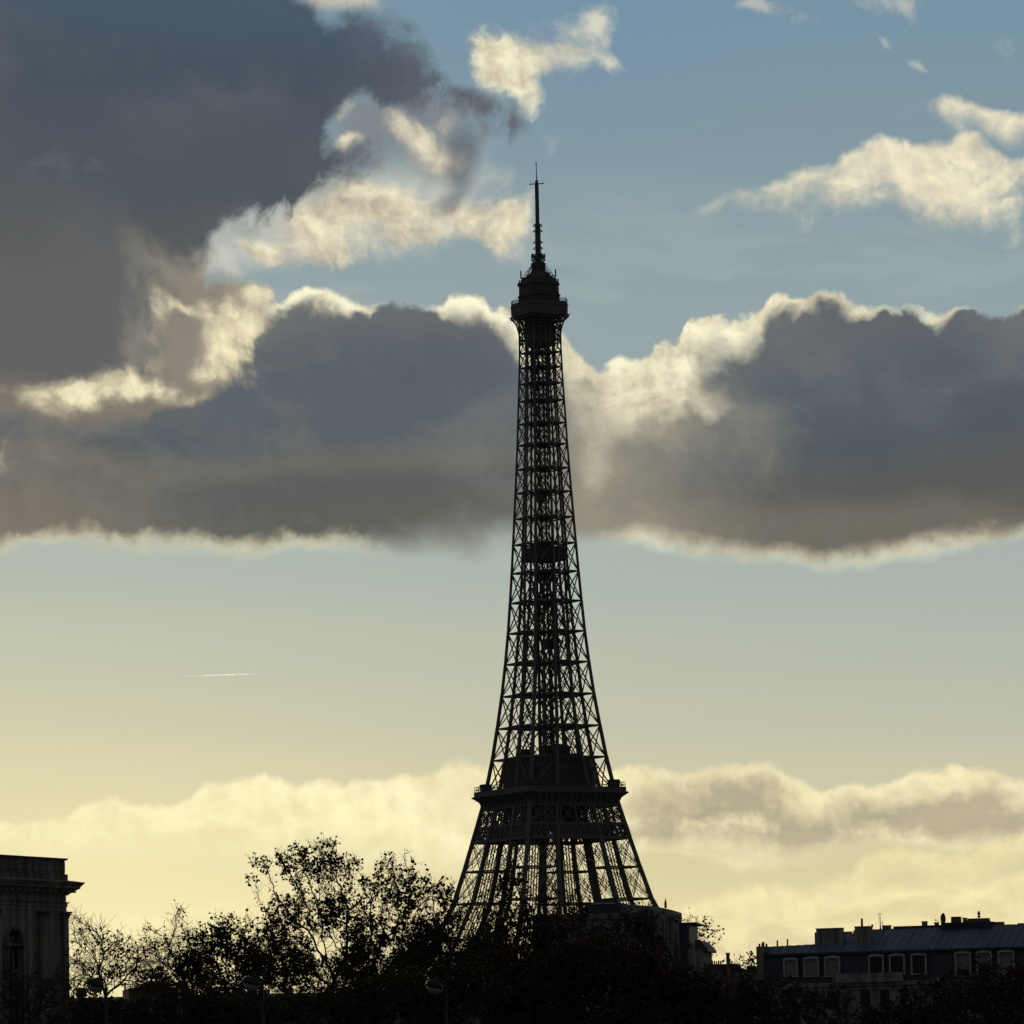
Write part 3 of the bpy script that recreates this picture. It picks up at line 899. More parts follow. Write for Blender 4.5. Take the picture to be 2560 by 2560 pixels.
# pavilion on the deck
m = MB()
zp0, zp1 = z_top - 0.1, zt(1897)
m.loft([sq(12.2, zp0, 2), sq(12.0, zt(1925), 2), sq(11.4, zt(1912), 2), sq(11.2, zp1, 2)])
m.box(-11.9, 11.9, -11.9, 11.9, zt(1926), zt(1922))
m.build('pavilion', M['iron_dark'], tower)
m = MB()
zr0, zr1 = zp1 - 0.2, zt(1864)
m.lathe([(3.9, zr0), (3.9, zr1 - 0.5), (3.5, zr1), (1.6, zr1 + 0.4)], 16, (2.6, -2.0))
m.build('roof_tank', M['iron_dark'], tower)
m = MB()
m.box(-9.6, -6.0, 1.5, 5.2, zr0, zt(1873))
m.build('roof_hut', M['iron_dark'], tower)
m = MB()
m.box(-10.9, 10.9, -8.6, 5.0, zr0, zr0 + 0.3)
m.box(-10.2, -9.0, -2, 4, zr0, zt(1885))
m.box(6.5, 10.2, -3, 1, zr0, zt(1884))
for k in range(9):
    a = -9 + 2.2 * k
    m.box(a, a + 0.8, -8 + (k * 37 % 5), -7 + (k * 37 % 5), zr0, zr0 + 0.6 + (k * 53 % 7) * 0.2)
m.build('pavilion_roof', M['iron_dark'], tower)
for sx in (-1, 1):
    for sy in (-1, 1):
        m = MB()
        cx, cy = sx * 15.7, sy * 15.7
        m.box(cx - 1.5, cx + 1.5, cy - 1.5, cy + 1.5, z_top - 0.1, zt(1955))
        m.box(cx + sx * 1.6, cx + sx * 2.3, cy - 0.5, cy + 0.5, zt(1966), zt(1957))
        m.bar((cx + sx * 1.2, cy, zt(1961)), (cx + sx * 2.0, cy, zt(1961)), 0.15)
        m.build('corner_kiosk', M['iron_dark'], tower)
# intermediate platform half way up the shaft
m = MB()
za, zb = zt(1400), zt(1372)
m.loft([sq(5.0, za - 0.6), sq(5.5, za), sq(5.5, zb), sq(5.3, zb + 0.3)])
for k in range(12):
    x = -5.2 + 10.4 * k / 11
    for s in (-1, 1):
        m.bar((x, s * 5.3, zb), (x, s * 5.3, zb + 1.3), 0.1)
        m.bar((s * 5.3, x, zb), (s * 5.3, x, zb + 1.3), 0.1)
m.build('intermediate_platform', M['iron_dark'], tower)

# the flare under the top platform: curved ribs, with the dark stair housing inside
z_f0, z_f1 = zt(862), zt(791)
m = MB()
flare = [(5.12, z_f0), (5.25, zt(840)), (5.6, zt(822)), (6.2, zt(806)), (7.2, zt(797)), (7.55, z_f1)]
for (r0, a), (r1, b) in zip(flare, flare[1:]):
    for side in range(4):
        rot = Matrix.Rotation(math.pi / 2 * side, 3, 'Z')
        for u in (-0.92, -0.55, -0.18, 0.18, 0.55, 0.92):
            m.bar(rot @ Vector((u * r0, -r0, a)), rot @ Vector((u * r1, -r1, b)), 0.32)
        m.bar(rot @ Vector((-r1, -r1, b)), rot @ Vector((r1, -r1, b)), 0.25)
        for q in range(5):
            u0, u1 = -0.92 + q * 0.368, -0.92 + (q + 1) * 0.368
            xbars(m, rot @ Vector((u0 * r0, -r0, a)), rot @ Vector((u1 * r0, -r0, a)), rot @ Vector((u0 * r1, -r1, b)), rot @ Vector((u1 * r1, -r1, b)), 0.13)
m.build('flared_rib', M['iron'], tower)
m = MB()
m.loft([sq(3.1, zt(868), 0.6), sq(3.3, zt(850), 0.6), sq(3.5, z_f1, 0.6)])
m.build('stair_housing', M['iron_dark'], tower)
# top platform with its parapet band, cage and cabin
m = MB()
zq0, zq1 = zt(793), zt(758)
m.loft([sq(6.6, zq0 - 0.3, 1.2), sq(7.5, zq0 + 0.5, 1.3), sq(7.55, zt(768), 1.3), sq(7.75, zt(767), 1.3), sq(7.75, zt(765.5), 1.3), sq(7.5, zt(765), 1.3), sq(7.5, zq1, 1.3)])
top = m.build('top_platform', M['iron'], tower)
m = MB()
pts = sq(7.4, 0, 1.3)
for i in range(8):
    a, b = Vector(pts[i]), Vector(pts[(i + 1) % 8])
    n = max(2, int((b - a).length / 0.9))
    for k in range(n):
        p = a.lerp(b, k / n)
        q = p * 0.93
        m.bar((p.x, p.y, zq1), (p.x * 1.01, p.y * 1.01, zt(752)), 0.09)
        m.bar((p.x * 1.01, p.y * 1.01, zt(752)), (q.x, q.y, zt(747)), 0.09)
    for z in (zt(755), zt(752)):
        m.bar((a.x * 1.01, a.y * 1.01, z), (b.x * 1.01, b.y * 1.01, z), 0.1)
m.build('safety_cage', M['iron_dark'], top)
m = MB()
m.loft([sq(5.7, zq1 - 0.2, 1.4), sq(5.6, zt(744), 1.4), sq(5.85, zt(742), 1.4), sq(5.85, zt(739), 1.4), sq(5.5, zt(738), 1.4), sq(5.45, zt(716), 1.4), sq(5.7, zt(714), 1.4),
        sq(5.7, zt(711), 1.4), sq(5.2, zt(709), 1.4), sq(4.9, zt(697), 1.4)])
m.build('observation_cabin', M['iron_dark'], tower)
m = MB()
m.lathe([(4.9, zt(699)), (4.75, zt(694)), (4.2, zt(690)), (3.3, zt(685)), (2.5, zt(680)), (2.3, zt(676)), (2.35, zt(668)), (2.0, zt(662)), (1.5, zt(658))], 20)
m.build('dome', M['iron_dark'], tower)
for k in range(8):
    m = MB()
    a = math.pi / 4 * k + 0.2
    ca, sa = math.cos(a), math.sin(a)
    arc = [(5.6, zt(700)), (5.0, zt(690)), (4.2, zt(680)), (3.2, zt(671)), (2.1, zt(664))]
    for (r0, z0), (r1, z1) in zip(arc, arc[1:]):
        m.bar((r0 * ca, r0 * sa, z0), (r1 * ca, r1 * sa, z1), 0.22)
        ri = r1 * 0.86
        m.bar((r0 * 0.86 * ca, r0 * 0.86 * sa, z0 - .6), (ri * ca, ri * sa, z1 - .6), 0.12)
        m.bar((r0 * ca, r0 * sa, z0), (ri * ca, ri * sa, z1 - .6), 0.1)
    m.build('arched_rib', M['iron'], tower)
# brackets with aerials around the head; angles chosen round the square
for a, zz, L, up in ((0.55, 741, 7.4, 1.0), (3.75, 744, 7.5, 1.0), (-0.45, 740, 7.2, .8), (0.45, 712, 7.3, 2.4), (3.65, 715, 7.5, 1.5), (2.9, 713, 7.2, 1.2), (-0.9, 690, 6.0, 0.4),
                     (0.1, 690, 5.8, 2.3), (3.2, 695, 6.0, 2.5), (2.6, 700, 6.2, 1.5), (1.6, 712, 7.0, 1.5), (4.7, 712, 7.0, 1.5), (4.9, 740, 7.2, .8)):
    m = MB()
    a -= PHI
    ca, sa = math.cos(a), math.sin(a)
    z = zt(zz)
    m.bar((4.0 * ca, 4.0 * sa, z), (L * ca, L * sa, z), 0.45, 0.35)
    m.bar((5.0 * ca, 5.0 * sa, z - 1.0), (L * ca, L * sa, z), 0.16)
    m.bar((L * ca, L * sa, z - 0.2), (L * ca, L * sa, z + up), 0.34)
    m.bar((L * ca - 0.5 * sa, L * sa + 0.5 * ca, z + 0.3), (L * ca + 0.5 * sa, L * sa - 0.5 * ca, z + 0.3), 0.2)
    m.build('aerial_bracket', M['antenna'], tower)
# antenna mast
m = MB()
m.lathe([(1.3, zt(664)), (1.25, zt(640)), (1.02, zt(630)), (0.98, zt(566)), (1.0, zt(561)), (0.72, zt(558)), (0.70, zt(462)), (0.62, zt(459)), (0.5, zt(452)), (0.45, zt(451))], 8)
mast = m.build('antenna_mast', M['antenna'], tower)
m = MB()
for y in (637, 641, 645, 650, 655):
    rr = 2.2 if y < 652 else 1.9
    for k in range(8):
        a = math.pi / 4 * k + y
        m.bar((0.8 * math.cos(a), 0.8 * math.sin(a), zt(y)), (rr * math.cos(a), rr * math.sin(a), zt(y)), 0.2)
        m.bar((rr * math.cos(a), rr * math.sin(a), zt(y) - 0.3), (rr * math.cos(a), rr * math.sin(a), zt(y) + 0.3), 0.35)
for y in (664, 660):
    m.lathe([(2.6, zt(y) - 0.15), (2.6, zt(y) + 0.15)], 10)
m.build('dipole_cluster', M['antenna'], mast)
for y in (565, 579, 607, 622):
    m = MB()
    for k in range(8):
        a = math.pi / 4 * k
        for s in (-0.25, 0.25):
            m.bar((0.8 * math.cos(a), 0.8 * math.sin(a), zt(y) + s * 2 + .3), (1.75 * math.cos(a), 1.75 * math.sin(a), zt(y)), 0.16)
    m.build('spike_ring', M['antenna'], mast)
m = MB()
for a in (-PHI, math.pi / 2 - PHI):
    ca, sa = math.cos(a), math.sin(a)
    for s in (-1, 1):
        m.bar((s * 0.5 * ca, s * 0.5 * sa, zt(459.5)), (s * 1.4 * ca, s * 1.4 * sa, zt(459.8)), 0.32)
        m.bar((s * 1.4 * ca, s * 1.4 * sa, zt(459.8)), (s * 2.5 * ca, s * 2.5 * sa, zt(460.2 - s)), 0.30)
        m.bar((s * 2.0 * ca, s * 2.0 * sa, zt(460)), (s * 2.0 * ca, s * 2.0 * sa, zt(452)), 0.07)
m.lathe([(0.55, zt(459.8) - 0.2), (0.55, zt(459.8) + 0.2)], 8)
m.build('cross_arm', M['antenna'], mast)
m = MB()
m.tube((0, 0, zt(452)), (0, 0, zt(430)), 0.2, 0.16, 6)
m.tube((0, 0, zt(430)), (0, 0, zt(412)), 0.14, 0.12, 6)
m.tube((0, 0, zt(412)), (0, 0, zt(405.5)), 0.2, 0.14, 6)
m.build('whip_aerial', M['antenna'], mast)

# ------------------------------------------------------------------ buildings
class Frame:
    """a building's own axes: x along the facade, y into the building, z up"""
    def __init__(self, px, py, Yd, deg):
        p = at(px, py, Yd)
        self.o = Vector((p.x, p.y, 0))
        self.rz = R(deg)
        self.ux = Vector((math.cos(self.rz), math.sin(self.rz), 0))
        self.uy = Vector((-math.sin(self.rz), math.cos(self.rz), 0))

    def hit(self, px, py, off=0.0):
        d = ray(px, py)
        t = (off - (CAMLOC - self.o).dot(self.uy)) / d.dot(self.uy)
        p = CAMLOC + d * t - self.o
        return p.dot(self.ux), p.z


def arch_pts(x0, x1, zs, zt_, y, n=9):
    """points of an arch from (x1, zs) over the top back to (x0, zs)"""
    cx, rx = (x0 + x1) / 2, (x1 - x0) / 2
    return [(cx + rx * math.cos(math.pi * i / (n - 1)), y, zs + (zt_ - zs) * math.sin(math.pi * i / (n - 1))) for i in range(n)]


# --- classical stone palace at the left edge, its facade running away from us
F = Frame(167, 2400, 450, 62)
pal = thing('palace', 'classical stone palace wing with a heavy projecting cornice and arched window', 'building', F.o, F.rz)
zc = lambda py: F.hit(167, py)[1]
L = -42.0
W0, W1 = F.hit(14, 2400)[0], F.hit(56, 2400)[0]
w_mid, w_half = (W0 + W1) / 2, (W1 - W0) / 2
zsill, zspring, zarch = zc(2700), zc(2366), zc(2330)
z_cap = zc(2279)
wins = [w_mid, w_mid - 10.6]
m = MB()
edges = [L] + [v for w in sorted(wins) for v in (w - w_half, w + w_half)] + [0.0]
for k in range(0, len(edges), 2):
    m.box(edges[k], edges[k + 1], 0, 0.6, 0, z_cap)
for w in wins:
    x0, x1 = w - w_half, w + w_half
    m.box(x0, x1, 0, 0.6, 0, zsill)
    a = arch_pts(x0, x1, zspring, zarch, 0.0, 11)
    outline = [(x0, 0, z_cap), (x0, 0, zspring)] + a[::-1][1:-1] + [(x1, 0, zspring), (x1, 0, z_cap)]
    m.poly(outline, (0, 0.6, 0))
m.box(L, -0.02, 0.6, 16, 0, z_cap)
wall = m.build('wall', M['stone'], pal)
# entablature: architrave, frieze, cornice, then the parapet
def band(m, z0, z1, e0, e1=None):
    e1 = e0 if e1 is None else e1
    m.loft([[(L, -e0, z0), (e0, -e0, z0), (e0, 16 + e0, z0), (L, 16 + e0, z0)], [(L, -e1, z1), (e1, -e1, z1), (e1, 16 + e1, z1), (L, 16 + e1, z1)]])
m = MB()
band(m, z_cap, zc(2268), 0.02)
band(m, zc(2268), zc(2259), 0.08)
band(m, zc(2259), zc(2256), 0.16, 0.24)
band(m, zc(2256), zc(2239), 0.0)
m.build('entablature', M['stone'], pal)
m = MB()
band(m, zc(2239), zc(2233), 0.10, 0.30)
band(m, zc(2233), zc(2229), 0.34, 0.45)
band(m, zc(2229), zc(2222), 0.50, 0.85)
band(m, zc(2222), zc(2218), 0.86)
band(m, zc(2218), zc(2208.5), 0.88, 1.12)
band(m, zc(2208.5), zc(2206.5), 1.14)
band(m, zc(2206.5), zc(2202), 1.05, 0.30)
n = 46
for i in range(n):
    x = L + 0.5 + (0.6 - L) * i / n
    m.box(x, x + 0.42, -0.62, -0.30, zc(2232.5), zc(2228.7))
m.build('cornice', M['stone'], pal)
m = MB()
band(m, zc(2202), zc(2187), 0.12)
band(m, zc(2187), zc(2186), 0.16, 0.06)
band(m, zc(2186), zc(2152), -0.05)
band(m, zc(2152), zc(2149.5), 0.02, 0.12)
band(m, zc(2149.5), zc(2146.5), 0.15)
for x0, x1 in ((-1.5, -0.1), (-11.2, -4.2), (-22, -14.2)):
    m.box(x0, x1, 0.0, 0.06, zc(2181), zc(2158))
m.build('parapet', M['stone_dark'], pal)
# pilasters
for a, b in ((153, 166), (94, 116), (-28, -4), (-70, -46)):
    x0, x1 = F.hit(a, 2400)[0], F.hit(b, 2400)[0]
    m = MB()
    m.box(x0, x1, -0.28, 0.0, 0, zc(2297))
    for k in range(3):
        u = x0 + (x1 - x0) * (0.22 + 0.28 * k)
        m.box(u - 0.06, u + 0.06, -0.31, -0.27, 3, zc(2302))
    pil = m.build('pilaster', M['stone'], pal)
    m = MB()
    zz0, zz1 = zc(2297), zc(2280)
    m.box(x0 - 0.05, x1 + 0.05, -0.34, 0.0, zz0, zz0 + 0.12)
    k = 4
    for i in range(k):
        u = x0 + (x1 - x0) * (i + 0.5) / k
        m.poly([(u - 0.16, -0.30, zz0 + 0.1), (u + 0.16, -0.30, zz0 + 0.1), (u + 0.2, -0.46, zz0 + 0.34), (u, -0.5, zz0 + 0.42), (u - 0.2, -0.46, zz0 + 0.34)], (0, 0.2, 0))
    m.box(x0 - 0.02, x1 + 0.02, -0.30, 0.0, zz0 + 0.1, zz1 - 0.1)
    m.box(x0 - 0.22, x1 + 0.22, -0.52, 0.0, zz1 - 0.12, zz1)
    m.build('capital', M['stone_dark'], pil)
for w in wins:
    x0, x1 = w - w_half, w + w_half
    m = MB()
    aout, ain = arch_pts(x0 - .32, x1 + .32, zspring, zarch + .3, -0.12, 13), arch_pts(x0, x1, zspring, zarch, -0.12, 13)
    for i in range(12):
        m.poly([aout[i], aout[i + 1], ain[i + 1], ain[i]], (0, 0.2, 0))
    m.box(x0 - .32, x0, -0.12, 0.08, zsill, zspring)
    m.box(x1, x1 + .32, -0.12, 0.08, zsill, zspring)
    m.box(x0 - .4, x1 + .4, -0.22, 0.1, zspring - .1, zspring + .12)
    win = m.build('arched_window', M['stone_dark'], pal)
    m = MB()
    m.poly(arch_pts(x0, x1, zspring, zarch, 0.42, 13) + [(x0, 0.42, zsill), (x1, 0.42, zsill)], (0, 0.03, 0))
    m.build('pane', M['glass'], win)
    m = MB()
    for u in (0.0, 0.34, 0.66, 1.0):
        xx = x0 + (x1 - x0) * u
        m.box(xx - 0.05, xx + 0.05, 0.30, 0.42, zsill, zspring + (0.9 if 0 < u < 1 else 0))
    for z in (zspring - 0.1, zspring - 2.2, zspring - 4.4):
        m.box(x0, x1, 0.31, 0.41, z, z + 0.14)
    m.build('frame', M['shutter'], win)

# --- apartment building with a zinc mansard roof on the right
F = Frame(1893, 2450, 490, -17)
apt = thing('apartment_building', 'pale apartment building with a grey zinc mansard roof and three trios of dormers', 'building', F.o, F.rz)
hx = lambda px, py=2400, off=0.0: F.hit(px, py, off)[0]
hz = lambda px, py, off=0.0: F.hit(px, py, off)[1]
X0, X1 = hx(1893), hx(2600)
z_eave = hz(2200, 2446)
z_brk = hz(2200, 2377)
z_dorm = hz(2200, 2434)
DEP = 13.0
m = MB()
m.box(X0, X1, 0.0, DEP, 0, z_eave - 0.25)
m.build('wall', M['render_wall'], apt)
m = MB()
m.box(X0 + 7.0, hx(2258), -0.55, 0.0, z_eave - 0.32, z_eave + 0.0)
m.box(X0 + 7.0, hx(2258), -0.5, -0.42, z_eave, hz(2200, 2432, -0.5))
m.box(X0 + 4.0, X1, -0.25, -0.0, z_eave - 0.62, z_eave - 0.34)
m.box(X0 + 4.0, X1, -0.12, -0.0, z_eave - 0.95, z_eave - 0.78)
m.build('balcony_ledge', M['render_wall'], apt)
# steep lower slope of the mansard
m = MB()
m.loft([[(X0 + .45, 0.15, z_eave - 0.25), (X1, 0.15, z_eave - 0.25), (X1, DEP - .15, z_eave - 0.25), (X0 + .45, DEP - .15, z_eave - 0.25)],
        [(X0 + .45, 0.75, z_brk), (X1, 0.75, z_brk), (X1, DEP - .75, z_brk), (X0 + .45, DEP - .75, z_brk)]])
m.build('mansard_slope', M['slate'], apt)
# flat upper roof rising to the ridge
ridge = [(1916, 2367), (2036, 2360.5), (2107, 2341), (2133, 2333), (2175, 2326), (2233, 2323), (2350, 2319), (2480, 2314), (2600, 2312)]
m = MB()
rid = []
for px, py in ridge:
    off = 0.5 + (2384 - py + (px - 1916) * -0.031 - 0) * 0.12
    off = max(1.5, min(6.0, off))
    rid.append((*F.hit(px, py, off), off))
for (xa, za, oa), (xb, zb, ob) in zip(rid, rid[1:]):
    for s in (0, 1):
        y = (lambda v: v) if not s else (lambda v: DEP - v)
        vs = [(xa, y(0.55), z_brk + 0.02), (xb, y(0.55), z_brk + 0.02), (xb, y(ob), zb), (xa, y(oa), za), (xa, y(0.55), z_brk - 0.15), (xb, y(0.55), z_brk - 0.15)]
        m.add(vs, [(0, 1, 2, 3), (4, 5, 1, 0)])
    m.add([(xa, oa, za), (xb, ob, zb), (xb, DEP - ob, zb), (xa, DEP - oa, za)], [(0, 1, 2, 3)])
    k = max(1, int((xb - xa) / 0.65))
    for q in range(k):
        u = q / k
        m.bar((xa + (xb - xa) * u, 0.55, z_brk + 0.05), (xa + (xb - xa) * u, oa + (ob - oa) * u, za + (zb - za) * u + 0.03), 0.05)
m.box(rid[0][0] - .02, rid[0][0] + .1, rid[0][2], DEP - rid[0][2], z_brk - .1, rid[0][1])
m.build('zinc_roof', M['zinc'], apt)
m = MB()
m.box(X0 + .4, X1, 0.38, 0.56, z_brk - 0.16, z_brk + 0.03)
m.build('gutter', M['slate'], apt)
# gable wall with chimney pots
m = MB()
zg = hz(1904, 2365.5)
m.box(X0 - 0.12, X0 + 0.5, 0.2, DEP - .2, 0, zg - 0.6)
m.box(X0 - 0.2, X0 + 0.78, 0.5, 4.5, zg - 0.6, zg)
gab = m.build('gable_wall', M['render_wall'], apt)
for k in range(4):
    m = MB()
    zc0 = zg
    x = X0 - 0.02 + 0.19 * k
    m.tube((x, 1.0 + .3 * (k % 2), zc0), (x, 1.0 + .3 * (k % 2), zc0 + 0.26 + 0.08 * (k * 7 % 3)), 0.10, 0.085, 8)
    m.build('chimney_pot', M['terracotta'], gab)


def block(name, pxa, pxb, top, bot, off, depth, mat, cap=0.0, capz=0.0):
    m = MB()
    x0, z1 = F.hit(pxa, top, off)
    x1, z0 = F.hit(pxb, bot, off)
    m.box(x0, x1, off, off + depth, z0, z1 - capz)
    if capz:
        m.box(x0 + cap, x1 - cap, off + cap, off + depth - cap, z1 - capz, z1 - 0.06)
        m.box(x0 + cap - .06, x1 - cap + .06, off + cap - .06, off + depth - cap + .06, z1 - 0.06, z1)
    return m.build(name, mat, apt)


block('chimney', 2036, 2107, 2321, 2372, 2.6, 1.2, M['render_wall'], 0.12, 0.36)
ch = block('chimney', 2133, 2176, 2316, 2364, 2.2, 1.6, M['render_wall'], 0.1, 0.34)
m = MB()
x, z = F.hit(2155, 2316, 3.0)
m.tube((x, 3.0, z - 0.1), (x, 3.0, hz(2155, 2296, 3.0)), 0.11, 0.10, 8)
m.build('flue', M['antenna'], ch)
block('roof_terrace', 2178, 2234, 2323.5, 2334, 6.0, 2.0, M['slate'])
block('roof_terrace', 2233, 2352, 2316, 2332, 6.2, 2.0, M['slate'])
block('roof_terrace', 2352, 2478, 2307, 2324, 5.2, 3.0, M['slate'])
block('roof_terrace', 2374, 2400, 2306, 2312, 5.0, 1.6, M['slate'])
m = MB()
x0, z0 = F.hit(2265, 2330, 6.15)
x1, z1 = F.hit(2293, 2323, 6.15)
m.box(x0, x1, 6.12, 6.19, z0, z1)
m.build('skylight', M['frame'], apt)
block('chimney', 2377, 2398, 2292, 2310, 6.6, 1.0, M['brick'], 0.03, 0.14)
ch = block('chimney', 2416, 2469, 2296.5, 2310, 6.6, 1.2, M['brick'], 0.04, 0.14)
block('chimney', 2482, 2506, 2305, 2318, 6.4, 1.0, M['brick'], 0.03, 0.12)
block('chimney', 2506, 2536, 2311.5, 2324, 6.2, 1.2, M['render_wall'], 0.03, 0.1)
for k, (px, top) in enumerate(((1943.5, 2354), (1969, 2351), (2545, 2312))):
    m = MB()
    off = 2.0 if k < 2 else 6.0
    x, z = F.hit(px, 2366 if k < 2 else 2322, off)
    zt1 = hz(px, top, off)
    m.tube((x, off, z), (x, off, zt1), 0.08, 0.07, 8)
    m.tube((x, off, zt1), (x, off, zt1 + 0.12), 0.12, 0.03, 8)
    m.build('vent_pipe', M['antenna'], apt)
m = MB()
x, z = F.hit(2447.5, 2297, 7.0)
for k, (py0, py1, r) in enumerate(((2297, 2293, .05), (2293, 2290, .13), (2290, 2286.5, .07), (2286.5, 2283, .13), (2283, 2279, .10))):
    m.tube((x, 7.0, hz(2447, py0, 7.0)), (x, 7.0, hz(2447, py1, 7.0)), r, r, 8)
    m.bar((x - .14, 7.0, hz(2447, py1, 7.0)), (x + .14, 7.0, hz(2447, py1, 7.0)), 0.05)
m.build('phone_mast', M['antenna'], apt)
# rake aerials
for px, y0, y1, arms in ((2201, 2322, 2284, 1), (2181, 2320, 2312, 0)):
    m = MB()
    x, z = F.hit(px, y0, 6.0)
    zt1 = hz(px, y1, 6.0)
    m.tube((x, 6.0, z - .2), (x, 6.0, zt1), 0.05 if arms else 0.03, 0.025, 6)
    if arms:
        m.bar((x - .28, 6.0, zt1), (x + .22, 6.0, zt1), 0.025)
        m.bar((x - .12, 6.0, zt1 - .02), (x - .12, 6.0, zt1 - .9), 0.02)
        m.bar((x - .05, 6.0, z + .45), (x + .25, 6.0, z + .55), 0.03)
        m.bar((x + .2, 6.0, z + .2), (x + .2, 6.0, z + .75), 0.03)
        m.tube((x, 6, z - .2), (x, 6, z + .3), 0.11, 0.05, 6)
    else:
        m.tube((x, 5.95, zt1 - .05), (x, 6.05, zt1 + .02), 0.12, 0.04, 8)
        for k in (-1, 1):
            m.bar((x + .3 * k, 6.0, z - .1), (x + .34 * k, 6.0, z + .5), 0.02)
    m.build('aerial', M['antenna'], apt)
m = MB()
x, z = F.hit(2356, 2297, 6.0)
rings = []
for r, d in ((0.04, 0.0), (0.3, 0.05), (0.48, 0.12), (0.54, 0.18), (0.50, 0.16), (0.3, 0.09)):
    rings.append([(x + d * 1.0 - .1 + .22 * r * math.cos(t), 6.0 + r * math.cos(t) * 0.9, z + r * 0.98 * math.sin(t)) for t in [2 * math.pi * i / 14 for i in range(14)]])
m.loft(rings)
m.bar((x, 6.0, z - .55), (x + .1, 6.0, z - .1), 0.06)
m.bar((x - .05, 6.0, z - .3), (x - .62, 5.9, z - .1), 0.03)
m.tube((x - .66, 5.9, z - .14), (x - .56, 5.9, z - .06), 0.06, 0.06, 6)
m.build('satellite_dish', M['antenna'], apt)
for px, py, w_, h_ in ((2120, 2339, .5, .3), (2215, 2322, .7, .25), (2310, 2316, .4, .4), (2340, 2316, .3, .3), (2410, 2306, .25, .35), (2552, 2321, .4, .4)):
    m = MB()
    x, z = F.hit(px, py, 6.6)
    m.box(x - w_ / 2, x + w_ / 2, 6.6, 7.2, z - .5, z + h_)
    m.box(x - w_ / 2 - .05, x + w_ / 2 + .05, 6.55, 7.25, z + h_, z + h_ + .07)
    m.build('roof_vent', M['render_wall'], apt)
# dormers
groups = [((1957, 1994), (2008, 2047), (2060, 2100)), ((2170, 2209), (2222, 2262), (2276, 2316)), ((2386, 2427), (2440, 2480), (2494, 2536))]
tops = [(2393.5, 2391, 2389), (2385, 2383.5, 2382), (2377.5, 2376, 2374)]
for gi, grp in enumerate(groups):
    for di, (a, b) in enumerate(grp):
        yo = -0.02
        x0, x1 = F.hit(a, 2400, yo)[0], F.hit(b, 2400, yo)[0]
        ztop = hz((a + b) / 2, tops[gi][di], yo)
        zbot = hz((a + b) / 2, 2434 if gi == 1 else 2440, yo)
        zsp = ztop - 0.20
        m = MB()
        m.box(x0, x0 + .07, 0.1, 1.4, zbot, zsp + .04)
        m.box(x1 - .07, x1, 0.1, 1.4, zbot, zsp + .04)
        m.poly([(x0, 0.1, zsp)] + arch_pts(x0 - .02, x1 + .02, zsp, ztop + .03, 0.1, 9)[::-1] + [(x1, 0.1, zsp)], (0, 1.5, 0))
        d = m.build('dormer', M['slate'], apt)
        m = MB()
        fw = 0.16
        m.box(x0, x0 + fw, yo, 0.1, zbot, zsp)
        m.box(x1 - fw, x1, yo, 0.1, zbot, zsp)
        ao = arch_pts(x0 - .05, x1 + .05, zsp, ztop, yo - .05, 9)
        ai = arch_pts(x0 + fw, x1 - fw, zsp - .10, zsp - .02, yo - .05, 9)
        for i in range(8):
            m.poly([ao[i], ao[i + 1], ai[i + 1], ai[i]], (0, 0.14, 0))
        m.box(x0 - .04, x1 + .04, yo - .08, 0.08, zbot - .08, zbot)
        m.build('frame', M['frame'], d)
        m = MB()
        m.box(x0 + fw, x1 - fw, 0.20, 0.24, zbot, zsp)
        m.build('pane', M['pane'], d)
        blind = gi == 0 or (gi == 2)
        if blind:
            m = MB()
            zb_ = zbot + (zsp - zbot) * (0.0, 0.02, 0.0, 0, 0, 0, 0.30, 0.55, 0.04)[gi * 3 + di]
            m.box(x0 + fw, x1 - fw, 0.14, 0.18, zb_, zsp)
            m.build('blind', M['shutter'], d)
        else:
            m = MB()
            xm = (x0 + x1) / 2
            m.box(xm - .03, xm + .03, 0.10, 0.14, zbot, zsp - .05)
            m.build('mullion', M['slate'], d)
# tall windows of the storeys below
for row, (ya, yb) in enumerate(((2474, 2520), (2546, 2600))):
    for a in (1966, 2016, 2066, 2150, 2198, 2248, 2330, 2380, 2430, 2480, 2530):
        x0, x1 = hx(a), hx(a + 24)
        z1, z0 = hz(a, ya), hz(a, yb)
        m = MB()
        m.box(x0 - .12, x0, -0.08, 0.0, z0, z1)
        m.box(x1, x1 + .12, -0.08, 0.0, z0, z1)
        m.box(x0 - .2, x1 + .2, -0.14, 0.0, z1, z1 + .18)
        w = m.build('window', M['render_wall'], apt)
        m = MB()
        m.box(x0, x1, -0.03, 0.0, z0, z1)
        m.build('pane', M['pane'], w)

# --- stepped house behind the trees under the tower
F = Frame(1330, 2400, 640, -8)
hse = thing('stepped_house', 'pale house with a flat roof stepping down to the right under the tower', 'building', F.o, F.rz)


def hbox(m, pxa, pxb, top, bot, y0, y1):
    x0, z1 = F.hit(pxa, top, y0)
    x1, z0 = F.hit(pxb, bot, y0)
    m.box(x0, x1, y0, y1, z0 if bot < 2900 else 0.0, z1)


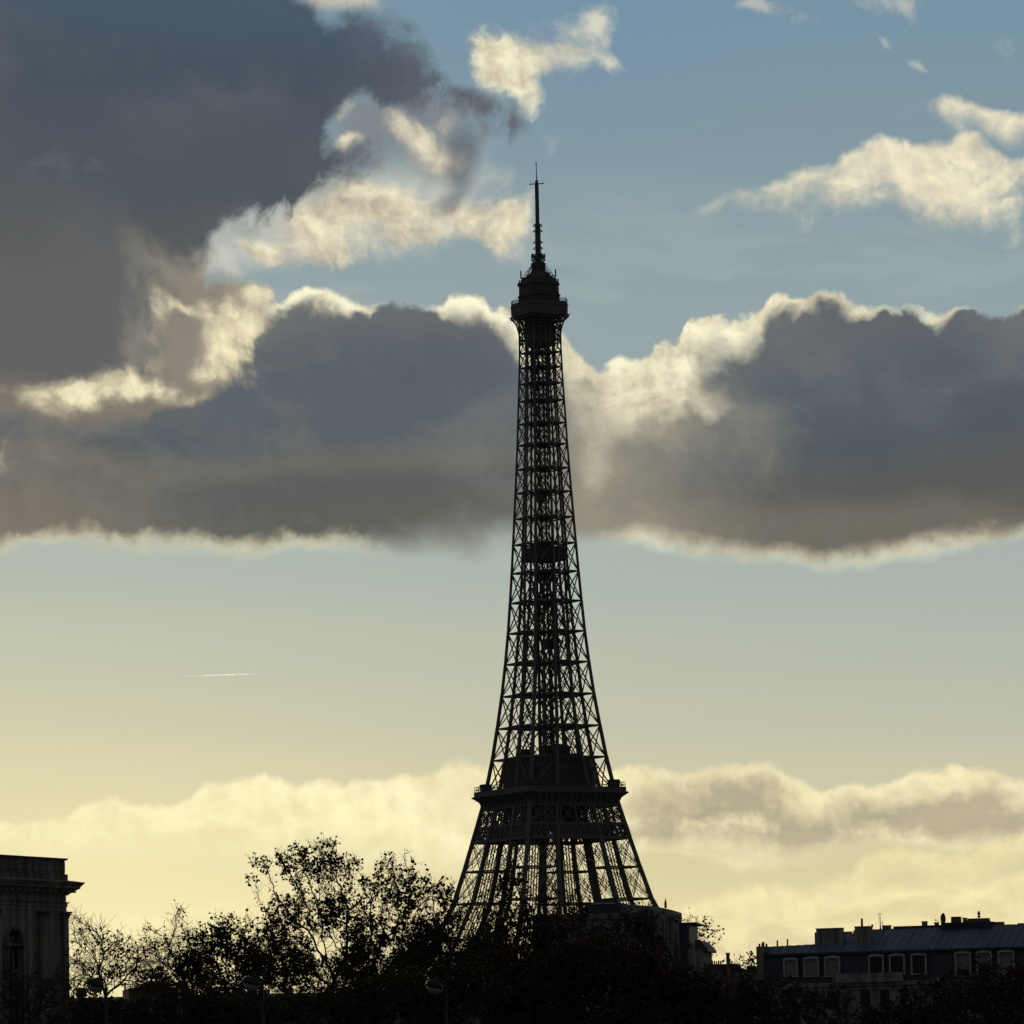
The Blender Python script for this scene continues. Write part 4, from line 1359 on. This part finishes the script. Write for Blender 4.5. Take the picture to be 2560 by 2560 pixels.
m = MB()
hbox(m, 1330, 1688, 2294, 3000, 0.0, 14)
hbox(m, 1640, 1698, 2296, 3000, -1.2, 0.0)
hbox(m, 1720, 1771, 2374, 3000, -0.6, 10)
m.build('wall', M['render_wall'], hse)
m = MB()
hbox(m, 1325, 1640, 2288, 2294, -0.4, 14)
hbox(m, 1664, 1700, 2289, 2296, -1.5, 0.0)
m.build('cornice', M['stone_dark'], hse)
m = MB()
xa, za = F.hit(1560, 2262, 3.0)
xb, zb = F.hit(1646, 2268, 3.0)
xc, zc_ = F.hit(1687, 2277, 3.0)
zl = F.hit(1640, 2300, 3.0)[1]
m.poly([(xa, 0.4, zl), (xc, 0.4, zl), (xc, 0.4, zc_), (xb, 0.4, zb), (xa, 0.4, za)], (0, 10, 0))
m.build('attic', M['render_wall'], hse)
m = MB()
hbox(m, 1478, 1536, 2257, 2259.6, 3.0, 6.0)
m.build('roof_edge', M['frame'], hse)
m = MB()
hbox(m, 1462, 1560, 2260, 2290, 3.2, 9.0)
hbox(m, 1488, 1545, 2247, 2257, 3.4, 6.0)
m.build('penthouse', M['slate'], hse)
m = MB()
hbox(m, 1697, 1739, 2309, 3000, 0.5, 10)
hbox(m, 1694, 1741, 2306.5, 2309, 0.3, 10)
m.build('side_wing', M['slate'], hse)
m = MB()
xa, za = F.hit(1739, 2351, 0.5)
xb, zb = F.hit(1752, 2351, 0.5)
xc, zc_ = F.hit(1771, 2371, 0.5)
m.poly([(xa, -0.6, zc_ - .3), (xc, -0.6, zc_ - .3), (xc, -0.6, zc_), (xb, -0.6, zb), (xa, -0.6, za)], (0, 10, 0))
m.build('sloping_roof', M['slate'], hse)
m = MB()
x, z = F.hit(1664, 2270, 3.0)
z1 = F.hit(1664, 2256, 3.0)[1]
m.tube((x, 3, z), (x, 3, z1), 0.15, 0.14, 8)
m.tube((x, 3, z1), (x, 3, F.hit(1664, 2247, 3.0)[1]), 0.13, 0.03, 8)
m.build('chimney_flue', M['brick'], hse)
m = MB()
for k in range(3):
    hbox(m, 1655 + 9 * k, 1659 + 9 * k, 2300, 2350, -1.24, -1.18)
m.build('shutter', M['slate'], hse)
for a, b, t in ((1352, 1372, 2312), (1392, 1412, 2312), (1440, 1460, 2312), (1590, 1604, 2306), (1612, 1626, 2306)):
    m = MB()
    hbox(m, a, b, t, t + 46, -0.06, 0.0)
    w = m.build('window', M['stone_dark'], hse)
    m = MB()
    hbox(m, a + 2, b - 2, t + 3, t + 46, -0.1, -0.06)
    m.build('pane', M['pane'], w)

# --- low roofs between the house and the apartment building
F = Frame(1760, 2450, 600, -5)
low = thing('low_house', 'low dark house with a row of chimney pots and one tall terracotta flue', 'building', F.o, F.rz)
m = MB()
hbox(m, 1762, 1900, 2432, 3000, 0.0, 10)
m.build('wall', M['stone_dark'], low)
m = MB()
hbox(m, 1760, 1845, 2411, 2432, 0.3, 8)
hbox(m, 1845, 1858, 2420, 2432, 0.3, 8)
hbox(m, 1866, 1896, 2416, 2432, 0.3, 8)
roof = m.build('roof', M['slate'], low)
for k in range(9):
    m = MB()
    px = 1776 + 5.2 * k + (k > 5) * 12
    x, z = F.hit(px, 2412, 1.0)
    z1 = F.hit(px, 2403 - (k * 5 % 3), 1.0)[1]
    m.tube((x, 1, z - .1), (x, 1, z1), 0.09, 0.075, 8)
    m.build('chimney_pot', M['terracotta'], roof)
m = MB()
x, z = F.hit(1821, 2440, -0.2)
z1 = F.hit(1821, 2382, -0.2)[1]
m.tube((x, -0.2, z), (x, -0.2, z1 - .3), 0.22, 0.20, 10)
m.tube((x, -0.2, z1 - .3), (x, -0.2, z1), 0.20, 0.27, 10)
m.build('flue', M['terracotta'], low)
for px, y1 in ((1838, 2398), (1843, 2392), (1850, 2384), (1864, 2405)):
    m = MB()
    x, z = F.hit(px, 2420, 2.0)
    m.tube((x, 2, z - .3), (x, 2, F.hit(px, y1, 2.0)[1]), 0.03, 0.02, 6)
    m.build('aerial', M['antenna'], roof)

# --- long dark block closing the view behind the trees
F = Frame(120, 2500, 760, 0)
blk = thing('terrace_block', 'long dark block of houses standing low behind the leafy trees', 'building', F.o, 0)
m = MB()
hbox(m, 120, 1960, 2506, 3000, 0, 12)
m.build('wall', M['stone_dark'], blk)
m = MB()
x0, z0 = F.hit(115, 2506)
x1, _ = F.hit(1965, 2506)
z1 = F.hit(1000, 2476)[1]
m.loft([[(x0, -0.4, z0), (x1, -0.4, z0), (x1, 12.4, z0), (x0, 12.4, z0)], [(x0 + 1, 3.0, z1), (x1 - 1, 3.0, z1), (x1 - 1, 9, z1), (x0 + 1, 9, z1)]])
m.build('roof', M['slate'], blk)
for px in range(190, 1900, 130):
    m = MB()
    hbox(m, px, px + 24, 2471 - px % 5, 2492, 3.5, 5)
    m.build('chimney', M['brick'], blk)
for px in range(140, 1940, 46):
    m = MB()
    hbox(m, px, px + 18, 2520, 2560, -0.05, 0.0)
    m.build('window', M['pane'], blk)

# --- small pavilion with a red awning and a pale post, on the left
F = Frame(318, 2470, 520, 8)
kio = thing('roof_pavilion', 'low dark roof with a strip of red tiles seen through the bare trees', 'building', F.o, F.rz)
m = MB()
hbox(m, 322, 452, 2470, 3000, 0, 9)
m.build('wall', M['stone_dark'], kio)
m = MB()
x0, z0 = F.hit(320, 2472)
x1, z1 = F.hit(455, 2460)
m.loft([[(x0, -.4, z0), (x1, -.4, z0), (x1, 9.4, z0), (x0, 9.4, z0)], [(x0 + .6, 3.5, z1), (x1 - .6, 3.5, z1), (x1 - .6, 5.5, z1), (x0 + .6, 5.5, z1)]])
m.build('roof', M['slate'], kio)
m = MB()
hbox(m, 352, 402, 2459, 2471, -.5, 1.5)
m.build('tiled_strip', M['terracotta'], kio)
m = MB()
hbox(m, 365, 392, 2453, 2460, 0.5, 2.0)
m.build('dormer', M['frame'], kio)
m = MB()
hbox(m, 312, 322, 2456, 3000, -.3, 1.0)
m.build('corner_pier', M['render_wall'], kio)

# ------------------------------------------------------------------ street lamps
def street_lamp(px, py, Yd, label, side):
    p = at(px, py, Yd)
    t = thing('street_lamp', label, 'street lamp', (p.x, p.y, 0), R(-6), 'hooded street lamps among the trees')
    z = p.z
    m = MB()
    px_ = 0.42 * side
    m.tube((px_, 0, 0), (px_, 0, 1.2), 0.13, 0.11, 10)
    m.tube((px_, 0, 1.2), (px_, 0, z - 0.1), 0.085, 0.055, 10)
    m.build('pole', M['lamp'], t, True)
    m = MB()
    arc = [(px_, z - 0.1), (px_ * 0.98, z + 0.06), (px_ * 0.75, z + 0.20), (px_ * 0.3, z + 0.24), (0, z + 0.22)]
    for (a, b), (c, d) in zip(arc, arc[1:]):
        m.tube((a, 0, b), (c, 0, d), 0.035, 0.035, 8)
    m.build('arm', M['lamp'], t, True)
    m = MB()
    rings = []
    for r, h in ((0.05, 0.24), (0.17, 0.22), (0.27, 0.15), (0.34, 0.05), (0.36, -0.04), (0.34, -0.045)):
        rings.append([(r * math.cos(a), r * 0.8 * math.sin(a), z + h - 0.22 * side * r * math.cos(a)) for a in [2 * math.pi * i / 18 for i in range(18)]])
    m.loft(rings)
    m.build('hood', M['lamp'], t, True)
    m = MB()
    rings = []
    for r, h in ((0.31, -0.05), (0.28, -0.16), (0.19, -0.26), (0.06, -0.30)):
        rings.append([(r * math.cos(a), r * 0.8 * math.sin(a), z + h - 0.2 * side * r * math.cos(a)) for a in [2 * math.pi * i / 18 for i in range(18)]])
    m.loft(rings)
    m.build('bowl', M['bowl'], t, True)


street_lamp(237, 2462, 205, 'hooded street lamp beside the bare tree next to the palace', 1)
street_lamp(628, 2457, 205, 'hooded street lamp under the left side of the tallest leafy tree', 1)
street_lamp(1086, 2466, 205, 'hooded street lamp before the dark trees below the tower base', 1)


# ------------------------------------------------------------------ trees: branches grown toward points scattered in the crown
def mesh_np(name, verts, faces, mat, parent, n=4):
    me = bpy.data.meshes.new(name)
    me.vertices.add(len(verts))
    me.vertices.foreach_set('co', np.asarray(verts, dtype=np.float32).ravel())
    f = np.asarray(faces, dtype=np.int32)
    me.loops.add(f.size)
    me.loops.foreach_set('vertex_index', f.ravel())
    me.polygons.add(len(f))
    me.polygons.foreach_set('loop_start', np.arange(0, f.size, n, dtype=np.int32))
    me.polygons.foreach_set('loop_total', np.full(len(f), n, dtype=np.int32))
    me.materials.append(mat)
    me.update(calc_edges=True)
    o = bpy.data.objects.new(name, me)
    COL.objects.link(o)
    o.parent = parent
    return o


def tubes_np(p0, p1, r0, r1, k):
    d = p1 - p0
    L_ = np.linalg.norm(d, axis=1, keepdims=True)
    d = d / np.maximum(L_, 1e-6)
    ref = np.where(np.abs(d[:, 2:3]) < 0.9, np.array([[0, 0, 1.0]]), np.array([[1.0, 0, 0]]))
    s = np.cross(d, ref)
    s /= np.maximum(np.linalg.norm(s, axis=1, keepdims=True), 1e-6)
    u = np.cross(s, d)
    ang = np.arange(k) * 2 * np.pi / k
    ring = s[:, None, :] * np.cos(ang)[None, :, None] + u[:, None, :] * np.sin(ang)[None, :, None]
    a = p0[:, None, :] + ring * r0[:, None, None]
    b = p1[:, None, :] + ring * r1[:, None, None]
    v = np.concatenate([a, b], axis=1).reshape(-1, 3)
    n = len(p0)
    base = (np.arange(n) * 2 * k)[:, None, None]
    i = np.arange(k)
    j = (i + 1) % k
    q = np.stack([i, j, j + k, i + k], axis=1)[None]
    return v, (base + q).reshape(-1, 4)


def tree(name, label, px, Yd, ells, n_attr=700, step=0.5, leaves=0.8, leaf_size=0.20, twigs=3, twig_len=0.7, trunk_r=0.35, seed=1, fork=None,
         leaf_mat='leaf', group=None, cat='tree', depth=0.85, clump=1.0, jitter=0.42):
    rng = np.random.default_rng(seed)
    n_attr = int(n_attr * 1.9)
    step *= 0.82
    s = pxm(Yd)
    base = at(px, 2560, Yd)
    o = thing(name, label, cat, (base.x, base.y, 0), 0, group)
    org = np.array([base.x, base.y, 0.0])
    A = []
    vol = np.array([e[2] * e[3] * min(e[2], e[3]) ** 0.6 * (e[4] if len(e) > 4 else 1.0) for e in ells])
    for e, w in zip(ells, vol / vol.sum()):
        n = max(8, int(n_attr * w))
        c = np.array(at(e[0], e[1], Yd)) - org
        q = rng.normal(size=(n, 3))
        q /= np.linalg.norm(q, axis=1, keepdims=True)
        q *= rng.random((n, 1)) ** (1 / 2.4)
        A.append(c + q * np.array([e[2] / s, depth * min(e[2], e[3] * 1.3) / s, e[3] / s]))
    A = np.concatenate(A)
    fz = (at(px, fork, Yd).z if fork else max(3.0, A[:, 2].min() * 0.8))
    fz = max(2.0, fz)
    nt_ = max(2, int(fz / step))
    P = [np.array([0.15 * math.sin(i * 0.21 + seed), 0.1 * math.cos(i * 0.17 + seed), fz * i / nt_]) for i in range(nt_ + 1)]
    P[0] = np.zeros(3)
    par = [-1] + list(range(nt_))
    near = np.full(len(A), 0)
    dist = np.full(len(A), 1e9)
    def upd(start):
        nonlocal near, dist
        Q = np.array(P[start:])
        dd = np.linalg.norm(A[:, None, :] - Q[None], axis=2)
        k = dd.argmin(1)
        m_ = dd[np.arange(len(A)), k]
        b = m_ < dist
        dist[b] = m_[b]
        near[b] = k[b] + start
    upd(0)
    alive = np.ones(len(A), bool)
    kill = step * 1.25
    for it in range(220):
        alive &= dist > kill
        if not alive.any() or len(P) > 14000:
            break
        idx = np.where(alive)[0]
        # far points only call when nothing is near
        lim = max(step * 6, dist[idx].min() + step * 2)
        idx = idx[dist[idx] < lim]
        dirs = {}
        for a_ in idx:
            k = near[a_]
            v = A[a_] - P[k]
            v = v / np.linalg.norm(v)
            dirs[k] = dirs.get(k, 0) + v
        start = len(P)
        for k, v in dirs.items():
            nv = np.linalg.norm(v)
            if nv < 0.05:
                v = rng.normal(size=3)
                nv = np.linalg.norm(v)
            v = v / nv
            if par[k] >= 0:
                pd = P[k] - P[par[k]]
                v = v + 0.35 * pd / max(np.linalg.norm(pd), 1e-6)
            v = v + rng.normal(size=3) * jitter
            v /= np.linalg.norm(v)
            P.append(P[k] + v * step)
            par.append(k)
        upd(start)
    P = np.array(P)
    par = np.array(par)
    n = len(P)
    rad = np.zeros(n)
    nch = np.bincount(par[par >= 0], minlength=n)
    acc = np.zeros(n)
    for i in range(n - 1, -1, -1):
        r = 0.010 if nch[i] == 0 else acc[i] ** (1 / 2.3)
        rad[i] = r
        if par[i] >= 0:
            acc[par[i]] += r ** 2.3
    sc_ = trunk_r / rad[0]
    rad = np.maximum(rad * min(max(sc_, 0.6), 1.35), 0.009)
    i = np.arange(1, n)
    big = rad[i] > 0.05
    V, Fc = [], []
    off = 0
    for sel, k in ((big, 7), (~big, 4)):
        ii = i[sel]
        if len(ii) == 0:
            continue
        v, f = tubes_np(P[par[ii]], P[ii] + (P[ii] - P[par[ii]]) * 0.04, np.minimum(rad[par[ii]], rad[ii] * 1.5), rad[ii], k)
        V.append(v)
        Fc.append(f + off)
        off += len(v)
    # twigs
    tips = np.where(rad < 0.036)[0]
    tips = tips[tips > nt_]
    tw0 = np.repeat(tips, twigs)
    dvec = P[tw0] - P[par[tw0]]
    dvec /= np.maximum(np.linalg.norm(dvec, axis=1, keepdims=True), 1e-6)
    d = dvec * 0.7 + rng.normal(size=(len(tw0), 3)) * 0.75
    d /= np.linalg.norm(d, axis=1, keepdims=True)
    ln = twig_len * (0.4 + 0.9 * rng.random((len(tw0), 1)))
    st = P[tw0] - dvec * step * rng.random((len(tw0), 1))
    mid = st + d * ln * 0.5
    d2 = d + rng.normal(size=d.shape) * 0.35 + np.array([0, 0, 0.12])
    d2 /= np.linalg.norm(d2, axis=1, keepdims=True)
    end = mid + d2 * ln * 0.5
    one = np.ones(len(tw0))
    for a_, b_, r0, r1 in ((st, mid, 0.012, 0.009), (mid, end, 0.009, 0.006)):
        v, f = tubes_np(a_, b_, one * r0, one * r1, 3)
        V.append(v)
        Fc.append(f + off)
        off += len(v)
    mesh_np('trunk', np.concatenate(V), np.concatenate(Fc), M['bark'], o)
    # leaves in clumps
    if leaves > 0:
        ph = rng.random(6) * 6.28
        q = P[tw0] * (1.15 / max(clump, .1))
        dens = (np.sin(q[:, 0] * 1.3 + ph[0] + 1.7 * np.sin(q[:, 2] * 0.9 + ph[1])) + np.sin(q[:, 2] * 1.5 + ph[2] + 1.3 * np.sin(q[:, 1] + ph[3])) + np.sin(q[:, 1] * 1.2 + ph[4])) / 3
        dens = np.clip(0.55 + 1.1 * dens, 0.04, 1.6) * leaves * 4.0
        cnt = rng.poisson(dens)
        src = np.repeat(np.arange(len(tw0)), cnt)
        t = rng.random((len(src), 1))
        c = np.where(t < 0.5, st[src] + (mid[src] - st[src]) * t * 2, mid[src] + (end[src] - mid[src]) * (t - 0.5) * 2)
        c = c + rng.normal(size=c.shape) * 0.07
        a1 = rng.normal(size=c.shape)
        a1[:, 2] -= 0.5
        a1 /= np.linalg.norm(a1, axis=1, keepdims=True)
        a2 = np.cross(a1, rng.normal(size=c.shape))
        a2 /= np.linalg.norm(a2, axis=1, keepdims=True)
        a3 = np.cross(a1, a2)
        sz = leaf_size * (0.5 + 0.85 * rng.random((len(src), 1)))
        w = sz * 0.42
        vs = np.stack([c, c + a1 * sz * 0.45 + a2 * w + a3 * w * 0.4, c + a1 * sz, c + a1 * sz * 0.45 - a2 * w + a3 * w * 0.4], axis=1).reshape(-1, 3)
        b = np.arange(len(src)) * 4
        mesh_np('crown', vs, np.stack([b, b + 1, b + 2, b + 3], axis=1), M[leaf_mat], o)
    return o


GT = 'trees along the embankment'
# bare and half bare trees beside the palace
tree('plane_tree', 'nearly bare spreading tree with forked trunk right beside the palace', 272, 300, [(200, 2320, 34, 34, 1.3), (195, 2385, 40, 50, 1.2), (235, 2350, 40, 46, 1.2), (265, 2410, 60, 70, .9), (310, 2370, 40, 40, 1.2), (345, 2410, 60, 50, 1.1), (215, 2440, 70, 50, 1.0), (370, 2460, 60, 30, 1.0), (272, 2330, 12, 22, .8)],
     n_attr=900, step=0.42, leaves=0.42, leaf_size=0.16, twigs=5, twig_len=0.9, trunk_r=0.26, seed=3, fork=2490, group=GT, clump=0.7)
tree('plane_tree', 'thin pale tree with a feathery upright crown left of the leafy trees', 455, 330, [(445, 2310, 26, 45, 1.5), (400, 2370, 50, 50), (460, 2390, 70, 70), (380, 2430, 60, 50), (372, 2320, 16, 20)],
     n_attr=620, step=0.4, leaves=0.42, leaf_size=0.15, twigs=4, twig_len=0.8, trunk_r=0.24, seed=5, fork=2500, group=GT, clump=0.6)
# leafy trees
tree('plane_tree', 'dense round leafy tree left of the tallest tree', 580, 330, [(560, 2340, 70, 55, 1.2), (640, 2330, 60, 50), (520, 2420, 90, 70, 1.3), (620, 2420, 100, 80, 1.2), (700, 2400, 60, 70)],
     n_attr=1050, step=0.46, leaves=0.8, leaf_size=0.20, twigs=4, trunk_r=0.32, seed=8, fork=2540, group=GT)
tree('plane_tree', 'tallest leafy tree with a branch arching over and drooping to the left', 826, 340,
     [(800, 2165, 62, 74, 1.2), (860, 2190, 44, 70, 1.0), (735, 2150, 60, 34, 1.2), (690, 2148, 34, 20, 1.3), (655, 2165, 30, 24, 1.3), (622, 2188, 13, 32, 1.6), (635, 2150, 16, 12, 1.0), (812, 2105, 26, 22, 1.2), (790, 2290, 110, 80, 0.9), (880, 2320, 60, 90, 0.8), (700, 2300, 45, 60, 0.5),
      (700, 2390, 90, 60, 0.9), (850, 2420, 90, 60, 0.6), (655, 2250, 10, 14, .6)],
     n_attr=1400, step=0.44, leaves=0.82, leaf_size=0.19, twigs=4, twig_len=0.65, trunk_r=0.36, seed=12, fork=2470, group=GT, clump=0.9)
tree('plane_tree', 'leafy tree with a forked top between the tallest tree and the tower', 950, 345,
     [(975, 2170, 44, 44, 1.2), (1025, 2180, 26, 50, 1.1), (1030, 2145, 12, 18, 1.0), (930, 2220, 40, 50, .6), (1010, 2250, 70, 60, 1.3), (960, 2330, 90, 70, 0.8), (1040, 2340, 80, 70, 1.0), (970, 2420, 110, 60)],
     n_attr=1250, step=0.46, leaves=0.95, leaf_size=0.19, twigs=4, twig_len=0.65, trunk_r=0.34, seed=17, fork=2470, group=GT, clump=0.9)
tree('plane_tree', 'low leafy tree at the left foot of the tower', 1110, 330,
     [(1080, 2225, 46, 40, 1.0), (1110, 2270, 60, 60, 1.1), (1160, 2300, 60, 60, 1.1), (1090, 2360, 100, 80, 1.5), (1190, 2390, 100, 80, 1.5), (1110, 2450, 120, 70)],
     n_attr=1250, step=0.48, leaves=1.15, leaf_size=0.20, twigs=4, trunk_r=0.3, seed=21, fork=2540, group=GT)
tree('plane_tree', 'dense dark tree rising in front of the left tower leg', 1262, 350,
     [(1262, 2205, 34, 42, 1.1), (1240, 2280, 46, 60, 1.2), (1300, 2290, 40, 60, 1.1), (1250, 2370, 80, 70, 1.3), (1310, 2180, 12, 18, .5), (1200, 2250, 20, 30, .5), (1330, 2380, 70, 60, 1.2), (1260, 2450, 110, 60, 1.2)],
     n_attr=1250, step=0.46, leaves=1.25, leaf_size=0.20, twigs=4, trunk_r=0.32, seed=25, fork=2540, group=GT)
tree('plane_tree', 'sparse twiggy tree in front of the middle of the tower', 1400, 350,
     [(1370, 2260, 50, 55, .9), (1430, 2260, 50, 50, .9), (1395, 2330, 80, 60, 1.1), (1470, 2350, 60, 50, 1.1), (1400, 2410, 120, 70, 1.4), (1340, 2300, 40, 50, .8)],
     n_attr=1200, step=0.46, leaves=0.85, leaf_size=0.18, twigs=4, trunk_r=0.3, seed=29, fork=2540, group=GT)
tree('plane_tree', 'dense dark tree covering the flat roofed house', 1570, 330,
     [(1570, 2282, 46, 28, 1.3), (1600, 2300, 46, 36, 1.1), (1540, 2330, 60, 40, 1.3), (1610, 2370, 60, 70, 1.3), (1530, 2410, 90, 70, 1.4), (1640, 2440, 90, 60, 1.4)],
     n_attr=1150, step=0.48, leaves=1.5, leaf_size=0.2, twigs=4, trunk_r=0.32, seed=33, fork=2540, group=GT)
tree('plane_tree', 'sparse tree with bare round crown behind the stepped house', 1742, 690,
     [(1735, 2320, 40, 40, 1.0), (1770, 2340, 30, 46, 1.0), (1730, 2290, 12, 22, 1.0), (1680, 2305, 16, 26, .7), (1775, 2385, 20, 20, .8), (1735, 2380, 50, 40)],
     n_attr=420, step=0.85, leaves=0.75, leaf_size=0.34, twigs=3, twig_len=1.4, trunk_r=0.3, seed=37, fork=2440, group=GT, clump=2)
tree('plane_tree', 'small sparse tree against the gable of the apartment building', 1872, 600,
     [(1880, 2395, 14, 26, 1.0), (1858, 2400, 8, 22, 1.0), (1870, 2425, 22, 16), (1800, 2404, 10, 8, .5)],
     n_attr=150, step=0.6, leaves=0.7, leaf_size=0.3, twigs=3, twig_len=0.9, trunk_r=0.16, seed=41, fork=2450, group=GT, clump=2)
for label, px, ells, sd_ in (
        ('farther leafy tree filling the gap left of the tallest trunk', 690, [(660, 2400, 80, 60), (740, 2430, 80, 60), (690, 2470, 110, 40)], 81),
        ('farther leafy tree filling the gap right of the tallest trunk', 900, [(900, 2400, 60, 60), (880, 2450, 90, 50), (960, 2440, 70, 50)], 83),
        ('farther leafy tree behind the low tree at the foot of the tower', 1030, [(1060, 2380, 80, 60), (1020, 2440, 90, 50), (1120, 2420, 70, 60)], 85),
        ('farther leafy tree behind the feathery tree on the left', 500, [(490, 2430, 70, 50), (420, 2450, 80, 40), (550, 2460, 60, 40)], 87)):
    tree('plane_tree', label, px, 430, ells, n_attr=620, step=0.55, leaves=0.85, leaf_size=0.24, twigs=4, twig_len=0.9, trunk_r=0.28, seed=sd_, fork=2550, group=GT)
# the dark foreground trees
GF = 'dark trees in the foreground'
fg = [
    ('dark leafy tree filling the lower middle below the tallest tree', 860, 230, [(860, 2520, 130, 60), (780, 2500, 80, 40), (960, 2500, 100, 60)], 1.6, 'leaf', 51),
    ('dark leafy tree below the street lamp in the lower middle', 1090, 225, [(1090, 2500, 130, 80), (1180, 2450, 90, 60), (1020, 2470, 70, 50)], 1.7, 'leaf', 53),
    ('dark russet tree below the centre of the tower', 1330, 235, [(1330, 2450, 130, 70), (1270, 2400, 70, 50), (1400, 2400, 70, 50), (1330, 2530, 140, 60)], 1.5, 'leaf_red', 55),
    ('dark russet tree in front of the stepped house', 1520, 235, [(1520, 2440, 110, 70), (1580, 2400, 70, 50), (1460, 2390, 60, 40), (1530, 2530, 140, 60)], 1.5, 'leaf_red', 57),
    ('dark twiggy tree at the right end of the stepped house', 1700, 240, [(1690, 2450, 90, 60), (1660, 2390, 40, 40), (1760, 2480, 80, 50), (1710, 2530, 130, 50)], 1.2, 'leaf_red', 59),
    ('dark twiggy tree at the left corner of the apartment building', 1890, 235, [(1880, 2480, 90, 46), (1930, 2470, 60, 36), (1900, 2530, 120, 50)], 1.1, 'leaf_red', 61),
    ('brown bare tree hiding the lower storeys under the first dormers', 2080, 190, [(2060, 2510, 90, 40), (1990, 2480, 50, 30), (2110, 2490, 40, 26), (2080, 2550, 140, 36)], 0.35, 'leaf_red', 63),
    ('brown bare tree hiding the lower storeys under the middle dormers', 2290, 190, [(2310, 2500, 70, 40), (2250, 2540, 90, 40), (2360, 2460, 60, 36), (2290, 2550, 140, 36)], 0.6, 'leaf_red', 65),
    ('brown twiggy tree rising in front of the last dormers at the right edge', 2480, 185, [(2470, 2440, 70, 36), (2540, 2440, 60, 40), (2440, 2490, 100, 60), (2500, 2540, 140, 50), (2465, 2400, 14, 26)], 0.8, 'leaf_red', 67),
    ('dark leafy tree under the thin feathery tree on the left', 420, 235, [(400, 2520, 100, 40), (480, 2500, 80, 50), (330, 2530, 80, 30), (430, 2560, 140, 40)], 1.6, 'leaf', 69),
    ('dark leafy tree under the dense round tree on the left', 640, 235, [(640, 2530, 110, 50), (560, 2540, 80, 40), (700, 2510, 60, 36)], 1.6, 'leaf', 71),
    ('bare thin tree in front of the palace wall at the left edge', 70, 200, [(90, 2500, 90, 50), (30, 2480, 60, 60), (130, 2470, 50, 40), (60, 2560, 120, 40)], 0.12, 'leaf', 73),
    ('dark bushy tree at the foot of the palace corner', 215, 230, [(190, 2510, 40, 40), (240, 2530, 60, 36), (200, 2550, 90, 36)], 1.7, 'leaf', 75),
]
for label, px, Yd, ells, lv, lm, sd_ in fg:
    big = max(1.0, sum(e[2] * e[3] for e in ells) / 14000)
    tree('dark_tree', label, px, Yd, ells, n_attr=int(520 * big), step=0.34, leaves=lv, leaf_size=0.17, twigs=5 if lv < 1 else 4, twig_len=0.6, trunk_r=0.24, seed=sd_, group=GF,
         leaf_mat=lm, depth=1.1)

# ------------------------------------------------------------------ vapour trail of a distant aircraft
def trail_material():
    m = bpy.data.materials.new('vapour')
    m.use_nodes = True
    t = m.node_tree
    t.nodes.clear()
    v = t.nodes.new('ShaderNodeVolumePrincipled')
    v.inputs['Color'].default_value = (0.98, 0.98, 0.98, 1)
    v.inputs['Anisotropy'].default_value = 0.85
    tc = t.nodes.new('ShaderNodeTexCoord')
    sp = t.nodes.new('ShaderNodeSeparateXYZ')
    mr = t.nodes.new('ShaderNodeMapRange')
    mr.interpolation_type = 'SMOOTHSTEP'
    mr.inputs['From Min'].default_value, mr.inputs['From Max'].default_value = 0.15, 1.0
    mr.inputs['To Min'].default_value, mr.inputs['To Max'].default_value = 0.20, 0.0
    out = t.nodes.new('ShaderNodeOutputMaterial')
    t.links.new(tc.outputs['Generated'], sp.inputs[0])
    t.links.new(sp.outputs[0], mr.inputs['Value'])
    t.links.new(mr.outputs[0], v.inputs['Density'])
    t.links.new(v.outputs[0], out.inputs['Volume'])
    return m


m = MB()
a, b = at(465, 1690, 9000), at(680, 1683.4, 9000)
rings = []
for k in range(13):
    u = k / 12
    c = a.lerp(b, u)
    r = 0.25 + 0.75 * min(1, u * 1.6)
    rings.append([(c.x, c.y + r * math.cos(t), c.z + r * math.sin(t)) for t in [2 * math.pi * i / 8 for i in range(8)]])
m.loft(rings)
tag(m.build('vapour_trail', trail_material()), 'short thin white vapour trail in the clear sky left of the tower', 'vapour trail')
